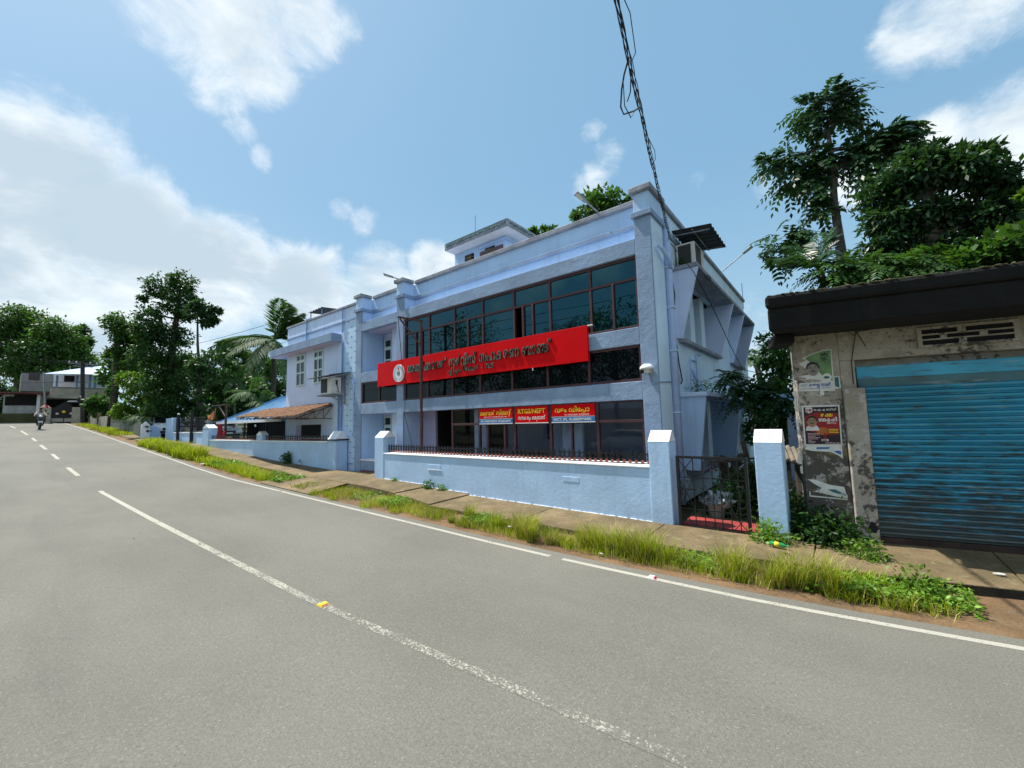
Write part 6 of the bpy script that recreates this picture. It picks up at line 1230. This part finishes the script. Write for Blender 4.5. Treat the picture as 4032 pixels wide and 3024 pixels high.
# --- left: tall ivy clad trees, palms and the dark grove behind the walls
def gtree(name, label, lst, rng_x, base_px, n, L, mi, seed, tr_=.3, **kw):
    q = [(c, a*.85, b_*.85, d*.85) for c, a, b_, d in blobs_px(lst, x=rng_x)]; b0 = onX(base_px[0], base_px[1], rng_x); tops = sorted(q, key=lambda v: -v[0].z)[0][0]; gz = G(rng_x)-.1; y0 = b0.y
    return tree(name, label, [(rng_x, y0, gz), (rng_x, y0+.1, gz+(tops.z-gz)*.4), (rng_x, (y0+tops.y)/2, gz+(tops.z-gz)*.7), tuple(tops)], [tr_, tr_*.8, tr_*.55, tr_*.25], q, n, L, mi, seed, **kw)
gtree('ivy_tree', 'tallest ivy clad tree left of the palms with twin crowns', [(620, 1130, 50), (720, 1110, 50), (680, 1190, 70), (610, 1230, 50), (740, 1230, 40), (590, 1300, 55), (650, 1310, 60), (600, 1400, 60), (680, 1400, 60), (610, 1500, 60), (690, 1490, 60), (620, 1580, 50), (720, 1330, 40), (560, 1180, 22), (755, 1160, 25)], -40, (650, 1690), 14000, .25, 0, 51, .35, droop=.6, bark=M_barkd)
gtree('ivy_tree', 'ivy smothered broken trunk beside the far electric pole', [(480, 1270, 45), (520, 1310, 50), (470, 1330, 35), (530, 1380, 50), (440, 1390, 30), (500, 1450, 45), (480, 1530, 40), (540, 1290, 30), (560, 1350, 40)], -50, (440, 1640), 8000, .27, 1, 52, .3, droop=.6, bark=M_barkd)
gtree('slender_tree', 'slender bare trunked tree with a small round crown before the palms', [(800, 1210, 34), (830, 1240, 30), (770, 1230, 28), (810, 1265, 30), (845, 1265, 18), (775, 1195, 20)], -36, (775, 1640), 1900, .27, 3, 53, .14, bark=M_barkd)
gtree('ivy_pillar_tree', 'short ivy covered trunk shaped like a mushroom in the yard', [(790, 1440, 36), (760, 1450, 30), (820, 1460, 28), (775, 1500, 28), (780, 1560, 24), (785, 1620, 22)], -34, (785, 1680), 2600, .2, 0, 54, .2, droop=.7, bark=M_barkd)
gtree('bright_bush', 'sunny bush hanging over the grey compound wall', [(480, 1620, 34), (520, 1635, 30), (560, 1610, 40), (540, 1560, 40), (600, 1560, 40), (510, 1500, 40), (570, 1500, 36)], -44, (520, 1680), 3600, .30, 2, 55, .1, cat='bush')
gtree('bright_bush', 'leafy bush leaning over the cream wall by the electric pole', [(370, 1590, 30), (400, 1580, 28), (350, 1600, 20), (430, 1600, 26), (395, 1620, 24)], -57, (400, 1670), 1500, .34, 1, 56, .1, cat='bush')
gtree('dark_bush', 'dark mixed bush behind the entrance pillar', [(640, 1600, 40), (690, 1590, 45), (740, 1560, 45), (600, 1640, 36), (720, 1640, 40), (690, 1530, 36), (760, 1600, 30)], -38.5, (660, 1700), 3600, .26, 0, 57, .1, cat='bush')
gtree('dark_bush', 'bright and dark thicket right of the ivy covered trunk', [(860, 1500, 50), (900, 1560, 60), (960, 1520, 55), (880, 1430, 45), (850, 1620, 40), (930, 1620, 50), (1010, 1600, 45)], -42, (900, 1690), 4600, .34, 0, 58, .15, cat='bush')
gtree('thicket_tree', 'hazy green tree filling the gap behind the coconut palm', [(900, 1380, 45), (960, 1420, 55), (1020, 1450, 60), (1080, 1480, 60), (1110, 1420, 45), (940, 1480, 50), (1060, 1550, 50)], -56, (1000, 1640), 5200, .45, 1, 59, .3)
gtree('thicket_tree', 'low trees closing the view behind the tall ivy tree', [(420, 1480, 40), (470, 1420, 40), (560, 1440, 55), (640, 1450, 55), (740, 1430, 45), (820, 1500, 50), (700, 1500, 50)], -62, (600, 1650), 5200, .5, 1, 60, .3)
for k, (lst, bx_, xx, mi, lab) in enumerate((([(30, 1260, 75), (110, 1270, 70), (60, 1340, 80), (-60, 1280, 90), (160, 1330, 65), (20, 1420, 70)], (60, 1600), -84, 1, 'broad rain tree at the far left edge behind the roadside shed'), ([(200, 1300, 60), (260, 1330, 65), (150, 1380, 70), (230, 1400, 70), (290, 1400, 55), (120, 1450, 70), (200, 1470, 60)], (210, 1600), -80, 1, 'broad rain tree directly above the far house'), ([(310, 1320, 38), (335, 1345, 30), (300, 1380, 34), (330, 1300, 22)], (320, 1600), -92, 0, 'smaller round tree right of the rain trees'), ([(370, 1440, 40), (410, 1460, 40), (330, 1450, 36), (440, 1440, 30)], (380, 1600), -96, 1, 'pale far tree behind the blue roofed house'))):
    gtree('rain_tree', lab, lst, xx, bx_, (11000, 11000, 4200, 3200)[k], .42, mi, 70+k, .5, group='trees above the far house')
p1 = onY(1079, 1338, 13.5); palm('coconut_palm', 'large coconut palm arching over the blue shed roof', (p1.x-.4, 13.5, .8), p1, .2, 26, 4.5, 80, leaf=1.2, pairs=70, lift=(-.3, 1.35), wd=.085, sag=.48)
for k, (px, py, xx, s) in enumerate(((985, 1545, -30, 1.5), (925, 1500, -33, 1.7), (1035, 1580, -29, 1.1), (560, 1640, -37.5, 1.1))):
    p1 = onX(px, py, xx); palm('areca_palm', ('areca palm with yellowish crown right of the flag', 'areca palm left behind the flag', 'short areca palm by the shed roof', 'small pale palm behind the entrance wing wall')[k], (xx, p1.y, G(xx)-.1), p1, .06, 11, s, 81+k, leaf=.5, pairs=20, wd=.06, lift=(.0, 1.3), group='areca palms behind the wall')
q = [(Vector((-47+i*9., 26+3*math.sin(i*2.3), 5.5+1.2*math.sin(i*1.7))), 5.5, 4, 4.6) for i in range(4)]
for i, bb_ in enumerate(q): tree('grove_tree', 'dark grove tree standing far behind the annex yard', [(bb_[0].x, bb_[0].y, .5), (bb_[0].x, bb_[0].y, 3), tuple(bb_[0])], [.3, .25, .15], [bb_, (bb_[0]+Vector((2, -1, -2)), 3.5, 3, 3)], 2600, .55, 0, 90+i, group='grove behind the annex')
gtree('dark_bush', 'dark bush beside the roadside shed at the left edge of the view', [(-40, 1560, 45), (5, 1600, 40), (-10, 1520, 40), (20, 1540, 30), (-30, 1640, 40), (5, 1640, 25)], -70, (-10, 1650), 3500, .32, 0, 63, .15, cat='bush')
gtree('dark_bush', 'dense dark bush under the coconut palm behind the shed', [(1000, 1560, 50), (1060, 1590, 50), (960, 1600, 45), (1100, 1540, 40), (1030, 1620, 45), (900, 1620, 40)], -36, (1010, 1680), 4200, .3, 0, 61, .1, cat='bush')
gtree('thicket_tree', 'dark tree mass between the slender tree and the coconut palm', [(850, 1420, 45), (900, 1470, 55), (960, 1500, 55), (870, 1540, 55), (800, 1540, 50), (830, 1610, 50), (920, 1570, 50)], -48, (870, 1660), 6500, .36, 0, 62, .2)
# across the road, outside the frame: what the dark windows mirror
for i, (x, y, h, r_) in enumerate(((-30, -13, 9, 4.2), (-21, -14, 6.2, 3.2), (-13.5, -13, 8.2, 3.4), (-6.5, -15, 5.2, 2.8), (0, -13, 6., 3.2), (7, -14, 5.6, 3), (16, -13, 7, 3.5))):
    c = Vector((x, y, h)); bl = [(c, r_, r_, r_*.7), (c+Vector((r_*.7, 0, -r_*.5)), r_*.7, r_*.7, r_*.55), (c+Vector((-r_*.7, .5, -r_*.4)), r_*.7, r_*.7, r_*.6), (c+Vector((0, 0, r_*.5)), r_*.6, r_*.6, r_*.5)]
    tree('roadside_tree', 'leafy tree on the opposite side of the road mirrored in the bank windows', [(x, y, 0), (x, y, h*.5), tuple(c)], [.25, .2, .12], bl, 4600, .32, 1, 100+i, group='trees across the road')
palm('coconut_palm', 'coconut palm across the road mirrored in the first floor glass', (-17.5, -11.5, 0), (-17.2, -11.5, 8.2), .18, 18, 3.6, 110, leaf=.8)
for z in (7.5, 8.3, 9.0): wire('overhead wire along the opposite side of the road', (-60, -6.5, z+2.5), (30, -6, z), .6, .02)

# --- grass and weeds along the verge
def blades(rng, X, Y, Z, Hh, wd, lean=.35):
    n = len(X); az = rng.uniform(0, 2*np.pi, n); le = lean*rng.uniform(.3, 1.6, n)*Hh; dx, dy = np.cos(az)*le, np.sin(az)*le; a2 = az+np.pi/2+rng.normal(size=n)*.4; wx, wy = np.cos(a2)*wd/2, np.sin(a2)*wd/2
    b0 = np.stack([X-wx, Y-wy, Z], 1); b1 = np.stack([X+wx, Y+wy, Z], 1); m0 = np.stack([X+dx*.35-wx*.8, Y+dy*.35-wy*.8, Z+Hh*.6], 1); m1 = np.stack([X+dx*.35+wx*.8, Y+dy*.35+wy*.8, Z+Hh*.6], 1); t0 = np.stack([X+dx-wx*.15, Y+dy-wy*.15, Z+Hh*.95], 1); t1 = np.stack([X+dx+wx*.15, Y+dy+wy*.15, Z+Hh*.95], 1)
    V = np.stack([b0, b1, m0, m1, t0, t1], 1).reshape(-1, 3); o = np.arange(n)*6; F = np.concatenate([np.stack([o, o+1, o+3, o+2], 1), np.stack([o+2, o+3, o+5, o+4], 1)]); return V, F
rg2 = np.random.default_rng(77)
def gx_(x): return np.interp(x, GX, GZ)
TUFT = []   # (x, y, radius, height, n, dry share)
tq = random.Random(12)
for k in range(46):
    x = -6.4+7.1*(k/46)+tq.uniform(-.12, .12)
    if tq.random() < .30: continue
    big = tq.random() < .38; TUFT.append((x, E(x)+.34+tq.uniform(.12, .75), tq.uniform(.06, .16), tq.uniform(.30, .46) if big else tq.uniform(.12, .24), int(tq.uniform(120, 300)), tq.uniform(.15, .45)))
for x, d in ((-4.6, .45), (-3.35, .62), (-3.05, .5), (-2.75, .6), (-2.45, .5), (-1.25, .55), (-.55, .55), (-.25, .5)): TUFT.append((x, E(x)+.35+d*.6, .13, .44, 340, .32))
for k in range(14): x = -31.5+k*.62; TUFT.append((x, E(x)+.55+.35*((k*.37) % 1), .40, .42+.22*((k*.61) % 1), 520, .12))
for k in range(12): x = -23.2+k*.66; TUFT.append((x, E(x)+.7+.25*((k*.47) % 1), .33, .22+.10*((k*.61) % 1), 330, .1))
for k in range(8): x = -48.5+k*1.1; TUFT.append((x, E(x)+.7+.5*((k*.37) % 1), .55, .32, 300, .1))
for k in range(5): x = -57+k*1.2; TUFT.append((x, E(x)+.8, .5, .25, 200, .1))
for x, y in ((-13.4, 6.3), (-11.7, 5.62), (-11.2, 5.75), (-10.6, 5.6), (-9.1, 5.62), (-8.1, 5.75), (-10.9, 6.3)): TUFT.append((x, y, .14, .15, 130, .1))
Xs, Ys, Hs, dry = [], [], [], []
for x, y, r_, h, n, dr in TUFT:
    a, q_ = rg2.uniform(0, 6.283, n), r_*np.sqrt(rg2.random(n)); Xs.append(x+q_*np.cos(a)*1.3); Ys.append(y+q_*np.sin(a)); Hs.append(h*rg2.uniform(.45, 1.15, n)); dry.append(rg2.random(n) < dr)
n = 16000; xx = rg2.uniform(-13.4, .8, n); keep = (np.sin(xx*2.1)+np.sin(xx*5.3+1)) > -1.0; xx = xx[keep]; Xs.append(xx); yy = np.array([E(v) for v in xx])+.42+rg2.random(len(xx))*np.array([max(.15, SWF(v)-E(v)-.42) for v in xx]); Ys.append(yy); Hs.append(rg2.uniform(.04, .19, len(xx))); dry.append(rg2.random(len(xx)) < .25)
n = 7000; xx = rg2.uniform(-31, -15.5, n); Xs.append(xx); Ys.append(np.array([E(v) for v in xx])+.45+rg2.random(n)*np.array([max(.15, SWF(v)-E(v)-.4) for v in xx])); Hs.append(rg2.uniform(.04, .20, n)); dry.append(rg2.random(n) < .12)
Xs, Ys, Hs, dry = map(np.concatenate, (Xs, Ys, Hs, dry)); Zs = gx_(Xs)-.01; 
for nm, sel, m in (('verge_grass', ~dry, M_grass), ('dry_verge_grass', dry, M_grassd)):
    near = np.clip(1-(-Xs[sel]-8)/40, .5, 1); V, F = blades(rg2, Xs[sel], Ys[sel], Zs[sel], Hs[sel], .0065+.005*(Xs[sel] < -12)+.008*(Xs[sel] < -20), .55); o = np_mesh(nm, V, F, m); tag(o, 'tufts of green grass along the road verge' if nm[0] == 'v' else 'dry yellow blades among the verge grass', 'grass', kind='stuff')
# broad leaved ground weeds
def weeds(n, xf, yf, zf, L, m=M_weed, nm='ground_weeds', lab='low leafy weeds between the road edge and the pavement'):
    X = xf(n); Y = yf(X); Z = zf(X, Y)+rg2.random(n)**1.5*.13; P = np.stack([X, Y, Z], 1); Dv = unit(np.stack([rg2.normal(size=n), rg2.normal(size=n), rg2.uniform(-.1, .7, n)], 1)); Nv = unit(rg2.normal(size=(n, 3))*.4+np.array([0, 0, 1.])); Nv = unit(Nv-Dv*(Nv*Dv).sum(1, keepdims=True)); LL = L*rg2.uniform(.5, 1.3, n); V, F = rhombs(P, Dv, Nv, LL, LL*.5); o = np_mesh(nm, V, F, m); tag(o, lab, 'weeds', kind='stuff'); return o
def yb(a, b_): return lambda X: np.array([E(v) for v in X])+.45+a+(b_-a)*rg2.random(len(X))*np.array([max(.2, SWF(v)-E(v)-.40) for v in X])
def patchy(lo, hi, f): 
    def g(n):
        X = rg2.uniform(lo, hi, n*4); s = np.sin(X*f)+np.sin(X*f*2.3+2)+rg2.normal(size=n*4)*.5; return X[np.argsort(-s)[:n]]
    return g
weeds(9000, patchy(-10.4, 1.0, 1.9), yb(.15, 1.0), lambda X, Y: gx_(X), .055); weeds(3500, patchy(-1.6, .95, 1.1), lambda X: np.array([E(v) for v in X])+.55+.55*rg2.random(len(X)), lambda X, Y: gx_(X), .065, nm='ground_weeds')
weeds(6500, patchy(-21.5, -13.6, 1.5), yb(.1, 1.0), lambda X, Y: gx_(X), .09); weeds(3000, patchy(-31, -20, 1.2), yb(.1, .9), lambda X, Y: gx_(X)+.05, .12)
def bush(label, c, r_, n, L, mi=1, cat='weed', name='weed_bush'):
    V, F = blob_leaves(np.random.default_rng(int(abs(c[0]*91+c[1]*37))), [(Vector(c), r_, r_*.7, r_)], n, L, clump=12, shell=.2, sp=.3); o = np_mesh(name, V, F, LEAF[mi]); return tag(o, label, cat)
w_ = onV(1142, 1845, A2, B2); bush('small leafy bush growing at the foot of the annex wall', (w_.x, w_.y-.12, SWZ(w_.x)+.22), .24, 700, .075, 1)
w_ = onV(1190, 1860, A2, B2); bush('wispy weed at the annex wall right of the small bush', (w_.x, w_.y-.06, SWZ(w_.x)+.14), .13, 60, .05, 2)
bush('little weed by the bank wall near the left pillar', (-10.85, 7.68, SWZ(-10.85)+.05), .12, 120, .06, 2); bush('small weed in the pavement step beside the bank wall', (-9.2, 7.62, .34), .15, 220, .07, 1); bush('grassy weed right of the pavement step', (-8.65, 7.66, .32), .12, 160, .07, 2)
bush('thicket of weeds at the foot of the free standing gate pillar', (-.95, 7.55, .18), .26, 1100, .07, 2); bush('dark weeds at the foot of the shop pier', (-.25, 7.95, .24), .38, 1900, .09, 0); bush('weeds creeping along the joint before the shop', (.15, 7.45, .18), .22, 800, .055, 2); bush('dark weeds behind the gate pillar', (-.62, 8.35, .40), .42, 1200, .10, 0)
bush('weeds sprawling on the ground behind the iron gate', (-1.85, 9.2, .26), .42, 1500, .09, 1); bush('tall dark weeds deep in the gate passage', (-1.5, 9.9, .55), .55, 1900, .11, 0); bush('dry plant on the lower side ledge', (-2.55, 10.5, 2.80), .22, 260, .06, 2); bush('green tuft growing under the high air conditioner', (-2.72, 10.18, 5.86), .13, 160, .06, 0)
bush('leafy clump at the end of the shop kerb', (.55, 6.62, .08), .24, 900, .06, 2)
# --- litter
bt = thing('plastic_bottle', 'green plastic bottle lying by the gate pillar', 'bottle', (-.82, 7.27, .2)); pb_ = Vector((-.95, 7.28, .205)); dr_ = Vector((1, -.22, -.02)).normalized(); MB().tube([pb_, pb_+dr_*.02, pb_+dr_*.17, pb_+dr_*.21, pb_+dr_*.235], [.02, .034, .034, .014, .014], 12).build('bottle_body', mat('green_bottle_plastic', (.02, .26, .07), .15, 0, 1, 0, coat=.5), bt, smooth=True); MB().tube([pb_+dr_*.07, pb_+dr_*.13], .0348, 12).build('bottle_label', M_signyel, bt, smooth=True); MB().tube([pb_+dr_*.236, pb_+dr_*.255], .016, 10).build('bottle_cap', M_emgreen, bt)
def scrap(label, x, y, z, s, m, seed):
    r_ = random.Random(seed); b = MB(); b.prism([(x+s*math.cos(a)*r_.uniform(.5, 1), y+s*.6*math.sin(a)*r_.uniform(.5, 1), z) for a in [k*math.pi/4 for k in range(8)]], (0, 0, .012)); tag(b.build('litter', m), label, 'litter', 'litter along the verge')
scrap('white litter scrap among the grass by the cement slab', -4.95, 6.05, .14, .07, M_paper, 1); scrap('white litter scrap at the grass edge below the gate', -3.0, 5.85, .05, .05, M_paper, 2); scrap('pale litter sheet at the grass edge near the annex wall', -21.2, 5.45, .62, .20, M_paper, 3); scrap('orange leaf at the foot of the weeds before the shop', .12, 6.2, .03, .06, M_orange, 4); scrap('white scrap on the pavement in the shop shade', 1.35, 7.5, .155, .06, M_paper, 5); scrap('dark leaf on the pavement by the green bottle', -.72, 7.0, .155, .05, M_darkp, 6)
